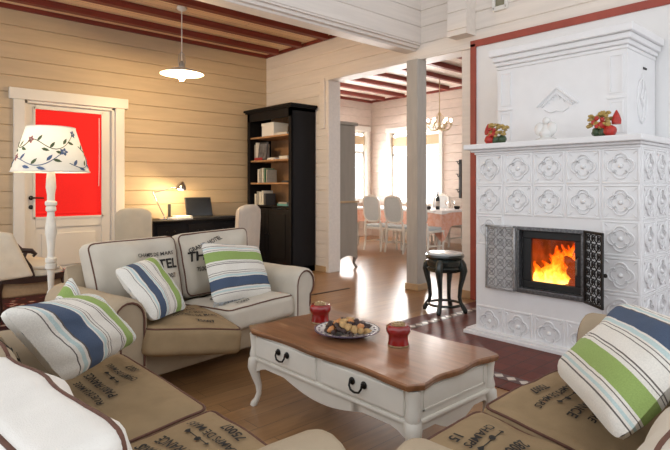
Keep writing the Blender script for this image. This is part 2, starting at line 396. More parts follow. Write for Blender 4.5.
struct(b.build('wall_plaster', M['plaster'], smooth=0), 'white plaster wall behind the tiled stove')
b = B(); b.box(4.865, 4.89, 3.15, 3.215, 0, 2.70, .004); b.box(4.865, 4.89, -2, 3.215, 2.665, 2.735, .004)
struct(b.build('trim_1', M['redtrim'], smooth=0), 'red wooden trim framing the plaster wall')
b = B()
logwall(b, 3.9, 4.1, -1.2, 4.9, 2.83, 5.2, 'X', pitch=.19)
b.box(-1.2, 4.9, 3.93, 4.07, 2.795, 2.835, .006); b.box(-1.2, 4.9, 3.97, 4.13, 2.77, 2.80, .006); b.box(-1.2, 4.9, 4.10, 4.16, 2.83, ZC, .006)
struct(b.build('loft_wall', M['log_x'], smooth=0), 'log loft wall above the living room with moulded lower edge')
b = B(); logwall(b, 4.73, 4.9, 3.17, 3.41, 2.79, 5.2, 'Y')
struct(b.build('log_pillar', M['log_y'], smooth=0), 'log wall end above the dining opening')
b = B(); b.box(4.80, 4.965, 3.87, 4.035, .07, 2.66, .008); b.m = 1; b.box(4.785, 4.98, 3.855, 4.05, 0, .075, .008)
struct(b.build('column', [M['post'], M['post_foot']], smooth=0), 'square wooden post in the dining opening')
b = B(); b.box(-1.2, 4.9, 4.1, 7.0, ZC, ZC+.1)
struct(b.build('ceiling', M['ceil'], smooth=0), 'pine board ceiling')
b = B(); b.box(5.1, 9.4, 1.5, 9.0, ZC, ZC+.1)
struct(b.build('dining_ceiling', M['ceil_d'], smooth=0), 'pale board ceiling of the dining room')
b = B(); b.box(-1.2, 4.9, -2.0, 3.9, 5.2, 5.3)
struct(b.build('upper_ceiling', M['plain_ceil'], smooth=0))
for y in (6.58, 6.03, 5.46, 4.89, 4.36):
    b = B(); b.box(-1.2, 4.80, y-.05, y+.05, ZC-.075, ZC-.002, .006)
    struct(b.build('ceiling_beam', M['beam'], smooth=0), 'dark red ceiling beam over the sitting area')
b = B(); b.box(-1.2, 4.9, 6.955, 7.0, ZC-.05, ZC, .004); b.box(4.87, 4.9, 4.17, 6.955, ZC-.045, ZC, .004)
struct(b.build('trim_2', M['beam'], smooth=0), 'dark red strip along the ceiling edge')
for k in range(9):
    y = 8.42 - .6*k
    b = B(); b.box(5.1, 9.2, y-.045, y+.045, ZC-.08, ZC-.002, .006)
    struct(b.build('dining_beam', M['beam'], smooth=0), 'dark red ceiling beam in the dining room')
b = B(); b.box(5.1, 9.4, 8.96, 9.0, ZC-.06, ZC, .004); b.box(9.36, 9.4, 1.5, 8.96, ZC-.05, ZC, .004)
struct(b.build('trim_3', M['beam'], smooth=0), 'dark red strip along the dining ceiling edge')
b = B(); b.box(-1.2, 9.6, -2.0, 9.2, -.1, 0)
struct(b.build('floor', M['floor'], smooth=0), 'oak board floor')
# hearth
b = B(); b.box(2.85, 4.88, -1.2, 3.10, 0, .006)
hearth = struct(b.build('hearth_floor', M['hearth'], smooth=0), 'dark red tiled floor around the stove')
b = B()
def mosaic(x0, x1, y0, y1, along):
    b.m = 0; b.box(x0, x1, y0, y1, .004, .0075)
    b.m = 1; L = (x1-x0) if along == 'X' else (y1-y0); n = int(L/.085)
    for i in range(n):
        c = (i+.5)*L/n; h = .034
        cx, cy = (x0+c, (y0+y1)/2) if along == 'X' else ((x0+x1)/2, y0+c)
        b.prism([(cx-h, cy, .0075), (cx, cy-h, .0075), (cx+h, cy, .0075), (cx, cy+h, .0075)], (0,0,.0012))
mosaic(2.98, 4.86, 2.86, 2.95, 'X'); mosaic(2.98, 3.07, -1.0, 2.86, 'Y')
struct(b.build('trim_4', [M['mosaic_d'], M['mosaic_l']], smooth=0), 'light and dark mosaic border in the hearth tiles')
b = B(); b.box(3.3, 4.33, 4.495, 4.52, 0, .006)
struct(b.build('floor_strip', M['strip'], smooth=0), 'dark joint strip across the oak floor')
b = B(); b.box(-1.2, DX0-.13, 6.975, 7.0, 0, .09, .004); b.box(DX1+.13, 4.9, 6.975, 7.0, 0, .09, .004)
struct(b.build('baseboard_left', M['white_wood'], smooth=0))
b = B(); b.box(4.88, 4.9, 5.56, 6.97, 0, .08, .004); b.box(4.875, 4.9, 3.22, 3.34, 0, .08, .004)
struct(b.build('baseboard_right', M['post_foot'], smooth=0))
# dining walls + windows
W1 = (8.38, 9.22, .85, 2.52); W2 = (6.98, 8.40, .85, 2.45)
b = B()
logwall(b, 9.0, 9.2, 5.1, W1[0], 0, ZC+.1, 'X'); logwall(b, 9.0, 9.2, W1[1], 9.4, 0, ZC+.1, 'X')
logwall(b, 9.0, 9.2, W1[0], W1[1], 0, W1[2], 'X'); logwall(b, 9.0, 9.2, W1[0], W1[1], W1[3], ZC+.1, 'X')
struct(b.build('wall_dining_left', M['log_dine'], smooth=0))
b = B()
logwall(b, 9.4, 9.6, 1.5, W2[0], 0, ZC+.1, 'Y'); logwall(b, 9.4, 9.6, W2[1], 9.2, 0, ZC+.1, 'Y')
logwall(b, 9.4, 9.6, W2[0], W2[1], 0, W2[2], 'Y'); logwall(b, 9.4, 9.6, W2[0], W2[1], W2[3], ZC+.1, 'Y')
struct(b.build('wall_dining_far', M['log_dine'], smooth=0))
def window(name, w, plane, axis, label):
    a0, a1, z0, z1 = w
    def bx(bb, u0, u1, d0, d1, q0, q1, bev=.004):
        if axis == 'X': bb.box(u0, u1, plane+d0, plane+d1, q0, q1, bev)
        else: bb.box(plane+d0, plane+d1, u0, u1, q0, q1, bev)
    b = B(); t = .09
    bx(b, a0-t, a0, -.025, .01, z0-t, z1+t); bx(b, a1, a1+t, -.025, .01, z0-t, z1+t); bx(b, a0-t*1.3, a1+t*1.3, -.035, .01, z1, z1+t*1.2)
    bx(b, a0-t*1.2, a1+t*1.2, -.09, .02, z0-.05, z0)
    bx(b, a0-.005, a0+.012, 0, .2, z0, z1, 0); bx(b, a1-.012, a1+.005, 0, .2, z0, z1, 0); bx(b, a0, a1, 0, .2, z1-.012, z1+.005, 0); bx(b, a0, a1, 0, .2, z0-.005, z0+.012, 0)
    fw = .06; n = 2 if a1-a0 > 1.2 else 1
    bx(b, a0, a0+fw, .06, .13, z0, z1); bx(b, a1-fw, a1, .06, .13, z0, z1); bx(b, a0, a1, .06, .13, z0, z0+fw); bx(b, a0, a1, .06, .13, z1-fw, z1)
    zt = z1 - .52
    bx(b, a0, a1, .06, .13, zt-.03, zt+.03)
    if n == 2: bx(b, (a0+a1)/2-.045, (a0+a1)/2+.045, .06, .13, z0, z1)
    o = struct(b.build(name, M['white_wood'], smooth=0), label)
    b = B(); bx(b, a0+.02, a1-.02, .09, .096, z0+.03, z1-.03, 0); b.build('pane', M['pane'], o, smooth=0)
    b = B(); bx(b, a0+.02, a1-.02, .035, .05, z1-.33, z1-.12, .003); b.build('roller_blind', M['blindtan'], o, smooth=0)
    return o
window('window_1', W1, 9.0, 'X', 'narrow white window at the back of the dining room')
window('window_2', W2, 9.4, 'Y', 'wide white window behind the dining table')
# sliver of a small window high above the stove
b = B(); b.box(4.87, 4.905, 2.80, 2.95, 2.985, 3.03, .004); b.box(4.87, 4.905, 2.93, 2.96, 3.0, 3.6, .004); b.box(4.87, 4.905, 2.79, 2.82, 3.0, 3.6, .004); b.box(4.87, 4.905, 2.79, 2.96, 3.58, 3.62, .004)
o = struct(b.build('window_3', M['white_wood'], smooth=0), 'small window frame high on the log wall')
b = B(); b.box(4.892, 4.899, 2.82, 2.93, 3.02, 3.59); b.build('pane', mat('dim_pane', (.25,.23,.15), .2, noise_amt=.1), o, smooth=0)

# ------------------------------------------------------------------ door
b = B()
b.box(DX0-.115, DX0, 6.965, 7.03, 0, DZ, .006); b.box(DX1, DX1+.115, 6.965, 7.03, 0, DZ, .006)
b.box(DX0-.16, DX1+.16, 6.955, 7.03, DZ, DZ+.13, .006)
b.box(DX0, DX0+.03, 7.0, 7.2, 0, DZ); b.box(DX1-.03, DX1, 7.0, 7.2, 0, DZ); b.box(DX0, DX1, 7.0, 7.2, DZ-.03, DZ)
dr = struct(b.build('door_1', M['doorwhite'], smooth=0), 'white door with a red blind in its glazed upper half')
b = B(); x0, x1, y0, y1 = DX0+.03, DX1-.03, 7.06, 7.105
gx0, gx1, gz0, gz1 = 1.625, 2.385, .83, 2.115
b.box(x0, gx0, y0, y1, .01, DZ-.03, .004); b.box(gx1, x1, y0, y1, .01, DZ-.03, .004)
b.box(gx0, gx1, y0, y1, gz1, DZ-.03, .004); b.box(gx0, gx1, y0, y1, .70, gz0, .004); b.box(gx0, gx1, y0, y1, .01, .16, .004)
b.box(gx0, gx1, y0+.018, y1, .16, .70); b.box(gx0+.07, gx1-.07, y0+.006, y1, .23, .63, .008)
b.box(gx0-.02, gx1+.02, y0-.012, y0, gz0-.025, gz0); b.box(gx0-.02, gx1+.02, y0-.012, y0, gz1, gz1+.025)
b.box(gx0-.025, gx0, y0-.012, y0, gz0-.02, gz1+.02); b.box(gx1, gx1+.025, y0-.012, y0, gz0-.02, gz1+.02)
b.build('leaf', M['doorwhite'], dr, smooth=0)
b = B(); b.box(gx0, gx1, y0+.012, y0+.02, gz0, gz1); b.box(gx0, gx1, y0+.002, y0+.02, gz0+.03, gz0+.05, .003); o = b.build('red_blind', M['redblind'], dr, smooth=0); o['label'] = 'bright red roller blind'
b = B(); b.tube([(gx1-.03, y0-.002, gz1-.05), (gx1-.03, y0-.004, 1.45), (gx1-.035, y0-.004, 1.2)], .004, 6); b.build('blind_cord', M['enamel'], dr)
b = B(); hx = gx0-.045
b.lathe([(.0,0),(.026,0),(.026,.008),(.012,.012),(.012,.05)], 14, T=Matrix.Translation((hx, y0, 1.06)) @ Matrix.Rotation(PI/2, 4, 'X'))
b.tube([(hx, y0-.05, 1.06), (hx+.03, y0-.052, 1.06), (hx+.125, y0-.05, 1.057)], [.011,.01,.008], 8)
b.lathe([(.0,0),(.026,0),(.026,.008),(.008,.012)], 14, T=Matrix.Translation((hx, y0, .95)) @ Matrix.Rotation(PI/2, 4, 'X'))
b.build('door_handle', M['dark_pull'], dr)

# ------------------------------------------------------------------ tiled stove (fireplace)
FX = 3.78; FY0, FY1 = 1.215, 2.44
fp = thing('fireplace', 'white tiled stove with a lit firebox against the plaster wall', 'fireplace', (FX, (FY0+FY1)/2, 0))
Tf = Matrix.Translation((-FX, -(FY0+FY1)/2, 0))       # world coords -> local
fo = B()
# body, with firebox cavity
cy0, cy1, cz0, cz1 = 1.585, 2.05, .43, .865
b = B(); xb = 4.865
for (a0,a1,q0,q1) in ((FY0,cy0,.0,1.46),(cy1,FY1,.0,1.46),(cy0,cy1,0,cz0),(cy0,cy1,cz1,1.46)):
    b.box(FX, xb, a0, a1, q0, q1, T=Tf)
b.box(FX+.5, xb, cy0, cy1, cz0, cz1, T=Tf)
b.build('stove_body', M['stove_m'], fp, smooth=0)
def quatre(b, O, U, W, N, s):
    """tile relief at centre O, axes U,W, outward normal N, tile side s"""
    e = s/2
    def pt(u, w, n): return O + U*u + W*w + N*n
    # bevelled pillow frame
    rings = [(e-.002, 0), (e-.004, .005), (e-.014, .007), (e-.019, .001)]
    vs = []; fs = []
    for h, n in rings:
        for su, sw in ((-1,-1),(1,-1),(1,1),(-1,1)): vs.append(pt(su*h, sw*h, n))
    for i in range(3):
        for k in range(4):
            k2 = (k+1) % 4; fs.append((i*4+k, i*4+k2, (i+1)*4+k2, (i+1)*4+k))
    fs.append((12,13,14,15)); b.add(vs, fs, Tf)
    # quatrefoil
    path = []; R = s*.185; c = s*.165
    for q in range(4):
        a0 = q*PI/2
        for k in range(9):
            a = a0 - 1.75 + 3.5*k/8
            path.append(pt(c*math.cos(a0)+R*math.cos(a), c*math.sin(a0)+R*math.sin(a), .006))
    b.tube([p for p in path], .0065, 6, closed=True, T=Tf)
    path = [O + (p-O-N*.006)*.72 + N*.005 for p in path]
    b.tube(path, .0038, 6, closed=True, T=Tf)
    b.sphere(O + N*.003, s*.07, (1,1,1), 8, 5, T=Tf)
    for su in (-1,1):
        for sw in (-1,1):
            b.tube([pt(su*s*.40, sw*s*.40, .004), pt(su*s*.31, sw*s*.31, .004)], [.006,.002], 5, T=Tf)
b = B(); s = (FY1-FY0)/5; rows = 6; zt = 1.455
for i in range(5):
    for k in range(rows):
        yc = FY0 + s*(i+.5); zc = zt - .2425*(k+.5)
        if k in (2,3,4) and 1 <= i <= 4: 
            if not (k == 2 and i == 4): continue
        quatre(b, V((FX, yc, zc)), V((0,-1,0)), V((0,0,1)), V((-1,0,0)), .2425)
for i in range(4):
    for k in range(rows):
        quatre(b, V((FX + .25*(i+.5) + .02, FY0, zt - .2425*(k+.5))), V((1,0,0)), V((0,0,1)), V((0,-1,0)), .2425)
b.build('glazed_tiles', M['stove'], fp, smooth=40)
def moulding(b, steps, x0, y0, y1, xback, ro=1, lo=1):
    for (z0, z1, o) in steps: b.box(x0-o, xback, y0-o*ro, y1+o*lo, z0, z1, min(.008, (z1-z0)*.35), T=Tf)
b = B(); moulding(b, [(1.452,1.472,.012),(1.472,1.492,.035),(1.492,1.535,.075)], FX, FY0, FY1, xb, .45)
b.build('mantel_shelf', M['stove_m'], fp, smooth=0)
b = B(); moulding(b, [(0,.035,.075),(.035,.05,.06)], FX, FY0, FY1, xb); b.build('plinth', M['stove_m'], fp, smooth=0)
UX, UY0, UY1 = 4.25, 1.46, 2.52
b = B(); b.box(UX, xb, UY0, UY1, 1.53, 2.25, T=Tf)
def frame(b, O, U, W, N, w, h, t=.012, d=.008):
    for (u0,u1,q0,q1) in ((-w/2,w/2,-h/2,-h/2+t),(-w/2,w/2,h/2-t,h/2),(-w/2+.001,-w/2+t,-h/2+t-.001,h/2-t+.001),(w/2-t,w/2-.001,-h/2+t-.001,h/2-t+.001)):
        P = [O+U*u0+W*q0, O+U*u1+W*q0, O+U*u1+W*q1, O+U*u0+W*q1]; b.prism(P, N*d, T=Tf)
for yc in (UY0+.075, UY1-.075):
    for (z0, z1) in ((1.60,1.84),(1.90,2.19)):
        frame(b, V((UX, yc, (z0+z1)/2)), V((0,1,0)), V((0,0,1)), V((-1,0,0)), .10, z1-z0)
    b.box(UX-.012, UX, yc-.065, yc+.065, 1.855, 1.875, .004, T=Tf); b.box(UX-.012, UX, yc-.065, yc+.065, 1.56, 1.575, .004, T=Tf)
yc = (UY0+UY1)/2; fx = UX-.006
b.tube([(fx, yc-.17, 1.86), (fx, yc-.02, 1.985), (fx, yc, 2.0), (fx, yc+.02, 1.985), (fx, yc+.17, 1.86)], .011, 6, T=Tf)
b.tube([(fx, yc-.13, 1.85), (fx, yc, 1.955), (fx, yc+.13, 1.85)], .007, 6, T=Tf)
for k in range(-3, 4):
    z = 1.86 + .02*(3-abs(k))
    b.tube([(fx, yc+k*.04-.02, z), (fx, yc+k*.04, z+.025), (fx, yc+k*.04+.02, z)], .006, 6, T=Tf)
b.tube([(fx, yc-.10, 1.83), (fx, yc-.05, 1.80), (fx, yc, 1.815), (fx, yc+.05, 1.80), (fx, yc+.10, 1.83)], .006, 6, T=Tf)
# side relief : tall medallion
xs = (UX+xb)/2; sy = UY0-.004
b.tube([(xs + .10*math.cos(a), sy, 1.86 + .17*math.sin(a)) for a in [2*PI*k/20 for k in range(20)]], .009, 6, closed=True, T=Tf)
b.tube([(xs, sy, 1.70), (xs+.04, sy, 1.8), (xs-.03, sy, 1.88), (xs+.02, sy, 1.97), (xs, sy, 2.08)], [.006,.012,.012,.01,.004], 6, T=Tf)
b.tube([(xs+.06, sy, 1.72), (xs+.02, sy, 1.82), (xs+.07, sy, 1.95)], .008, 6, T=Tf)
b.build('upper_body', M['stove_m'], fp, smooth=40)
b = B(); moulding(b, [(2.22,2.25,.012),(2.25,2.285,.03),(2.285,2.33,.055),(2.33,2.39,.085)], UX, UY0, UY1, xb, .8, .55); b.build('cornice', M['stove_m'], fp, smooth=0)
b = B(); b.box(xs+.03, xs+.10, UY0-.006, UY0, 2.115, 2.13, T=Tf); b.build('soot_vent', M['black'], fp, smooth=0)
# firebox
b = B()
fr = [(1.563,2.072,.865,.893),(1.563,2.072,.395,.43),(1.563,1.588,.43,.865),(2.047,2.072,.43,.865)]
for (a0,a1,q0,q1) in fr: b.box(FX-.03, FX+.02, a0, a1, q0, q1, .005, T=Tf)
fbx = b.build('firebox_frame', M['frame_iron'], fp, smooth=0)
b = B()
for (a0,a1,q0,q1) in ((1.588,2.047,.805,.865),(1.588,2.047,.43,.485),(1.588,1.648,.485,.805),(1.975,2.047,.485,.805)):
    b.box(FX+.015, FX+.045, a0, a1, q0, q1, .006, T=Tf)
b.build('inner_door', M['black'], fp, smooth=0)
b = B(); b.box(FX+.03, FX+.034, 1.648, 1.975, .485, .805, T=Tf); b.build('fire_glass', M['pane'], fp, smooth=0)
b = B(); b.tube([(FX-.02, 1.612, .70), (FX-.04, 1.612, .69), (FX-.04, 1.612, .58), (FX-.02, 1.612, .57)], .008, 8, T=Tf); b.build('handle', M['chrome'], fp)
b = B()
b.box(FX+.44, FX+.48, 1.6, 2.03, .43, .86, T=Tf); b.box(FX+.05, FX+.45, 1.595, 1.615, .43, .86, T=Tf); b.box(FX+.05, FX+.45, 2.02, 2.04, .43, .86, T=Tf); b.box(FX+.05, FX+.46, 1.6, 2.03, .432, .455, T=Tf); b.box(FX+.05, FX+.46, 1.6, 2.03, .84, .862, T=Tf)
b.build('firebrick_lining', M['firebrick'], fp, smooth=0)
for (p, q, r) in (((FX+.12,1.69,.56),(FX+.26,1.86,.60),.048), ((FX+.14,1.66,.50),(FX+.22,1.93,.49),.045), ((FX+.28,1.64,.50),(FX+.30,1.98,.52),.045), ((FX+.10,1.70,.63),(FX+.22,1.80,.645),.03)):
    b = B(); p = V(p); q = V(q); n = 7
    b.tube([p.lerp(q, i/n) + V((0,0,.006*math.sin(i*2.1))) for i in range(n+1)], [r*(1+.1*math.sin(i*3+r*99)) for i in range(n+1)], 10)
    tag(b.build('burning_log', M['log_fire']), 'charred log glowing among the flames in the firebox', 'log', 'logs burning in the stove')
fl = thing('fire_flames', 'orange flames burning behind the stove glass', 'fire', (FX+.2, 1.82, .46))
for i in range(24):
    y = random.uniform(-.07, .17); x = random.uniform(-.08, .2); h = random.uniform(.12, .32)*(1 - .6*abs(y)/.2); w = random.uniform(.025, .05)
    ph = random.uniform(0, 6); n = 9; b = B()
    b.tube([(x + .012*math.sin(ph+j*.9), y + .022*math.sin(ph*1.7+j*.8)*j/n*1.6, .01 + h*j/n) for j in range(n+1)],
           [w*(.55 + .75*math.sin(PI*(.15+.85*j/n))**1)*(1-j/n*.75) + .001 for j in range(n+1)], 10)
    b.build('flame', M['flame'], fl, smooth=80)
# ornate door leaves
def lattice_leaf(w, h, mname, parent, name, Tm):
    b = B()
    for (x0,x1,z0,z1) in ((0,w,0,.018),(0,w,h-.018,h),(0,.018,0,h),(w-.018,w,0,h)): b.box(x0, x1, -.008, .008, z0, z1, .003, T=Tm)
    nx, nz = (3, 6) if mname == 'silver' else (3, 8); dx = (w-.03)/nx; dz = (h-.03)/nz
    for i in range(nx):
        for k in range(nz):
            cx = .015+dx*(i+.5); cz = .015+dz*(k+.5); r = min(dx, dz)*.36
            b.tube([(cx+r*math.cos(a), 0, cz+r*math.sin(a)) for a in [2*PI*j/10 for j in range(10)]], .0042, 5, closed=True, T=Tm)
            g = .5
            b.tube([(cx-dx*g, .002, cz-dz*g), (cx, .004, cz), (cx+dx*g, .002, cz+dz*g)], .0042, 5, T=Tm)
            b.tube([(cx-dx*g, .002, cz+dz*g), (cx, .004, cz), (cx+dx*g, .002, cz-dz*g)], .0042, 5, T=Tm)
            b.sphere((cx, -.004, cz), .012, (1,.5,1), 8, 5, T=Tm)
    return b.build(name, M[mname], parent, smooth=40)
T1 = Tf @ Matrix.Translation((FX-.035, 2.075, .395)) @ Matrix.Rotation(PI/2, 4, 'Z')
lf = lattice_leaf(.255, .50, 'silver', fp, 'iron_door', T1)
ang = math.atan2(1.385-1.563, 3.60-3.74)
T2 = Tf @ Matrix.Translation((FX-.035, 1.560, .395)) @ Matrix.Rotation(ang, 4, 'Z')
rt = lattice_leaf(.225, .50, 'iron_d', fp, 'iron_door', T2)
b = B(); b.sphere((.21, .025, .22), .014, T=T2); b.tube([(.21,0,.22), (.21,.02,.22)], .006, T=T2)
b.build('knob', M['dark_pull'], rt)

# mantel ornaments
def ornament(loc, label, flip, sc):
    t = thing('fruit_ornament', label, 'ornament', loc, 0, 'painted fruit ornaments on the stove')
    b = B(); b.sphere((0,0,.045), .05, (.9,.9,.9), 16, 10, wob=.2, seed=3); b.sphere((.01,flip*.05,.05), .042, wob=.2); b.build('green_fruit', ORN['green'], t)
    b = B(); b.sphere((-.03,-flip*.055,.05), .045, wob=.15, seed=2); b.sphere((-.04,0,.10), .03, wob=.2, seed=5)
    for k in range(5): a = k*1.256; b.sphere((-.06, .02+.035*math.cos(a), .12+.03*math.sin(a)), .018, (.5,1,1), 8, 6)
    b.build('red_fruit', ORN['red'], t)
    b = B(); rnd = random.Random(4)
    for k in range(34): b.sphere((rnd.uniform(-.06,.03), flip*rnd.uniform(-.06,.10), rnd.uniform(.08,.19)), rnd.uniform(.014,.026), (.8,1,.7), 8, 6, wob=.5, seed=k)
    b.build('gilded_leaves', ORN['gold'], t)
    b = B(); b.lathe([(.032,.10),(.034,.13),(.022,.17),(.004,.205)], 12, c=(0,-flip*.088,0)); b.build('red_cone', ORN['red'], t)
    t.scale = (sc,)*3
    return t
ornament((3.93, 2.345, 1.536), 'smaller red and gold fruit ornament at the left end of the mantel', -1, .88)
ornament((3.93, 1.50, 1.536), 'larger red and gold fruit ornament at the right end of the mantel', 1, .93)
b = B(); b.lathe([(.065,0),(.065,.012),(.05,.02),(.03,.03),(.032,.06),(.022,.09),(.018,.10)], 18); b.sphere((0,0,.12), .022)
b.sphere((-.01,.035,.075), .03, (.5,1,1.3)); b.sphere((-.01,-.035,.075), .03, (.5,1,1.3)); b.sphere((0,.0,.05), .035, (1,1.2,.8))
o = b.build('white_figurine', M['porcelain']); o.location = (3.95, 1.93, 1.536); o.scale = (1.35,)*3; tag(o, 'small white porcelain figurine in the middle of the mantel', 'figurine')

# ------------------------------------------------------------------ soft furnishings
def cushion_map(cor, dims, crown, seed=0, wr=.006):
    c00, c10, c11, c01 = [V(c) for c in cor]
    N = ((c10-c00).cross(c01-c00)).normalized()
    W, D, T = dims
    def f(x, y, z):
        """x in [-W/2,W/2], y in [-D/2,D/2], z in [-T,0] (0 = top face)"""
        u = x/W + .5; v = y/D + .5
        P = (c00*(1-u) + c10*u)*(1-v) + (c01*(1-u) + c11*u)*v
        cx = max(0, 1-(2*x/W)**2); cy = max(0, 1-(2*y/D)**2)
        k = (z+T)/T
        w = crown*(cx*cy)**.7*k
        w += wr*noise.noise(V((x*7+seed, y*7, seed*3.1)))*min(1, 3*cx)*min(1, 3*cy)*k*2
        return P + N*(z + w)
    return f, N
def box_cushion(name, m, parent, cor, T, r=.045, crown=.03, seed=0, rims=('top',), pm=None, lettering=None, wr=.011, label=None):
    cor = [V(c) for c in cor]
    W = ((cor[1]-cor[0]).length + (cor[2]-cor[3]).length)/2; D = ((cor[3]-cor[0]).length + (cor[2]-cor[1]).length)/2
    f, N = cushion_map(cor, (W, D, T), crown, seed, wr)
    h = V((W/2, D/2, T/2)); r = min(r, T*.49)
    def rnd(p):
        q = V([max(-(h[i]-r), min(h[i]-r, p[i])) for i in range(3)]); d = p-q
        return q + d.normalized()*r if d.length > 1e-9 else p
    bm = bmesh.new(); bmesh.ops.create_cube(bm, size=2); bmesh.ops.subdivide_edges(bm, edges=bm.edges[:], cuts=15, use_grid_fill=True)
    for v in bm.verts:
        p = V([math.copysign(abs(c)**.75, c) for c in v.co])
        p = rnd(V((p.x*h.x, p.y*h.y, p.z*h.z))); v.co = f(p.x, p.y, p.z - T/2)
    bm.verts.index_update(); b = B(); b.add([v.co.copy() for v in bm.verts], [[v.index for v in fa.verts] for fa in bm.faces]); bm.free()
    o = b.build(name, m, parent, smooth=60)
    if label: o['label'] = label
    for rim in rims:
        zz = (T/2 - r*.29) if rim == 'top' else (-T/2 + r*.29); path = []
        k7 = .72*r
        for (sx, sy, a0) in ((1,1,0),(-1,1,PI/2),(-1,-1,PI),(1,-1,3*PI/2)):
            for k in range(5):
                a = a0 + k*PI/8; path.append((sx*(h.x-r) + k7*math.cos(a), sy*(h.y-r) + k7*math.sin(a)))
        full = []
        for i in range(len(path)):
            p = path[i]; q = path[(i+1) % len(path)]; n = max(1, int(math.hypot(p[0]-q[0], p[1]-q[1])/.04))
            for j in range(n): full.append((p[0]+(q[0]-p[0])*j/n, p[1]+(q[1]-p[1])*j/n))
        b = B(); b.tube([f(x, y, zz - T/2) for x, y in full], .0052, 6, closed=True); b.build('piping', M['piping'], o, smooth=60)
    if lettering:
        for (s, x, y, size, ang, bold) in lettering:
            b = B(); text_into(b, s, lambda X, Y: f(X, Y, 0) + N*.006, x, y, size, ang, bold)
            b.build('printed_lettering', M['ink'], o, smooth=0, fix=False)
    return o
def glyphs(s, bold=.0):
    cu = bpy.data.curves.new('t', 'FONT'); cu.body = s; cu.size = 1; cu.offset = bold; cu.align_x = 'CENTER'; cu.resolution_u = 2
    o = bpy.data.objects.new('t', cu); C.objects.link(o)
    me = bpy.data.meshes.new_from_object(o); r = ([v.co.copy() for v in me.vertices], [tuple(p.vertices) for p in me.polygons])
    bpy.data.objects.remove(o); bpy.data.curves.remove(cu); bpy.data.meshes.remove(me); return r
def text_into(b, s, fn, x, y, size, ang=0, bold=.02, arc=0):
    if s == '<arrow>':
        vs = []
        pts = [(-1.6,.05),(1.6,.05),(1.6,-.05),(-1.6,-.05)]; tri = [(-1.9,0),(-1.4,.25),(-1.4,-.25)]; fl = [(1.3,.05),(1.8,.3),(1.95,.05),(1.95,-.05),(1.8,-.3),(1.3,-.05)]
        dot = [(.3*math.cos(a), .3*math.sin(a)) for a in [2*PI*k/10 for k in range(10)]]
        polys = [pts, tri, fl, dot]; vs = []; fs = []
        for P in polys: fs.append(tuple(range(len(vs), len(vs)+len(P)))); vs += [V((p[0],p[1],0)) for p in P]
    else: vs, fs = glyphs(s, bold)
    ca, sa = math.cos(ang), math.sin(ang); out = []
    for v in vs:
        X, Y = v.x*size, v.y*size
        if arc:
            a = X/arc; X, Y = (arc+Y)*math.sin(a), (arc+Y)*math.cos(a)-arc
        out.append(fn(x + X*ca - Y*sa, y + X*sa + Y*ca))
    b.add(out, fs)
def pillow(parent_label, cor, T, horiz, seed, flip=False, fringe=False, group='striped scatter cushions', T_in=None):
    """cor: c00,c10,c11,c01 ; stripes vary along u (horiz False) or v"""
    c = [V(p) for p in cor]; cen = sum(c, V())/4
    N = ((c[1]-c[0]).cross(c[3]-c[0])).normalized(); n = 26
    b = B(); uvs = []; idx = {}
    def P(u, v, sgn):
        U, W = 2*u-1, 2*v-1
        k = .035; uu = .5 + .5*U*(1 - k*(1-W*W)*abs(U)); vv = .5 + .5*W*(1 - k*(1-U*U)*abs(W))
        q_ = .07*(U*W)**8; uu = .5+(uu-.5)*(1-q_); vv = .5+(vv-.5)*(1-q_)
        p = (c[0]*(1-uu)+c[1]*uu)*(1-vv) + (c[3]*(1-uu)+c[2]*uu)*vv
        t = T/2*((1-U**4)*(1-W**4))**.55*(.72+.28*(1-max(abs(U),abs(W))**2))
        wv = .013*noise.noise(V((u*4+seed, v*4, sgn)))*min(1, 4*(1-U*U))*min(1, 4*(1-W*W)) + .004*noise.noise(V((u*14+seed, v*11, sgn)))
        return p + N*(sgn*t + wv)
    vs = []; fs = []
    for sgn in (1, -1):
        o = len(vs)
        for j in range(n+1):
            for i in range(n+1): vs.append(P(i/n, j/n, sgn)); uvs.append(((j/n if horiz else i/n), 0))
        for j in range(n):
            for i in range(n):
                q = (o+j*(n+1)+i, o+j*(n+1)+i+1, o+(j+1)*(n+1)+i+1, o+(j+1)*(n+1)+i); fs.append(q if sgn > 0 else q[::-1])
    me = bpy.data.meshes.new('striped_cushion'); me.from_pydata([tuple(v-cen) for v in vs], [], fs); me.materials.append(M['stripe'])
    uv = me.uv_layers.new(name='UVMap')
    for l in me.loops:
        s = uvs[l.vertex_index][0]; uv.data[l.index].uv = (min(.999, max(.001, 1-s if flip else s)), 0)
    me.polygons.foreach_set('use_smooth', [True]*len(me.polygons))
    o = bpy.data.objects.new('striped_cushion', me); C.objects.link(o); o.location = cen; tag(o, parent_label, 'cushion', group)
    if fringe:
        b = B(); rnd = random.Random(seed)
        for e in fringe:
            for k in range(70):
                t = (k+.5)/70; u, v = {'b':(t,0),'t':(t,1),'l':(0,t),'r':(1,t)}[e]; p = P(u, v, 1) - cen
                q = (p).normalized(); b.tube([p, p + q*.012 + V((rnd.uniform(-.006,.006),rnd.uniform(-.006,.006),-.006)), p + q*.022 + V((rnd.uniform(-.01,.01),rnd.uniform(-.01,.01),-.016))], .0022, 4)
        b.build('fringe', M['fringe'], o)
    return o
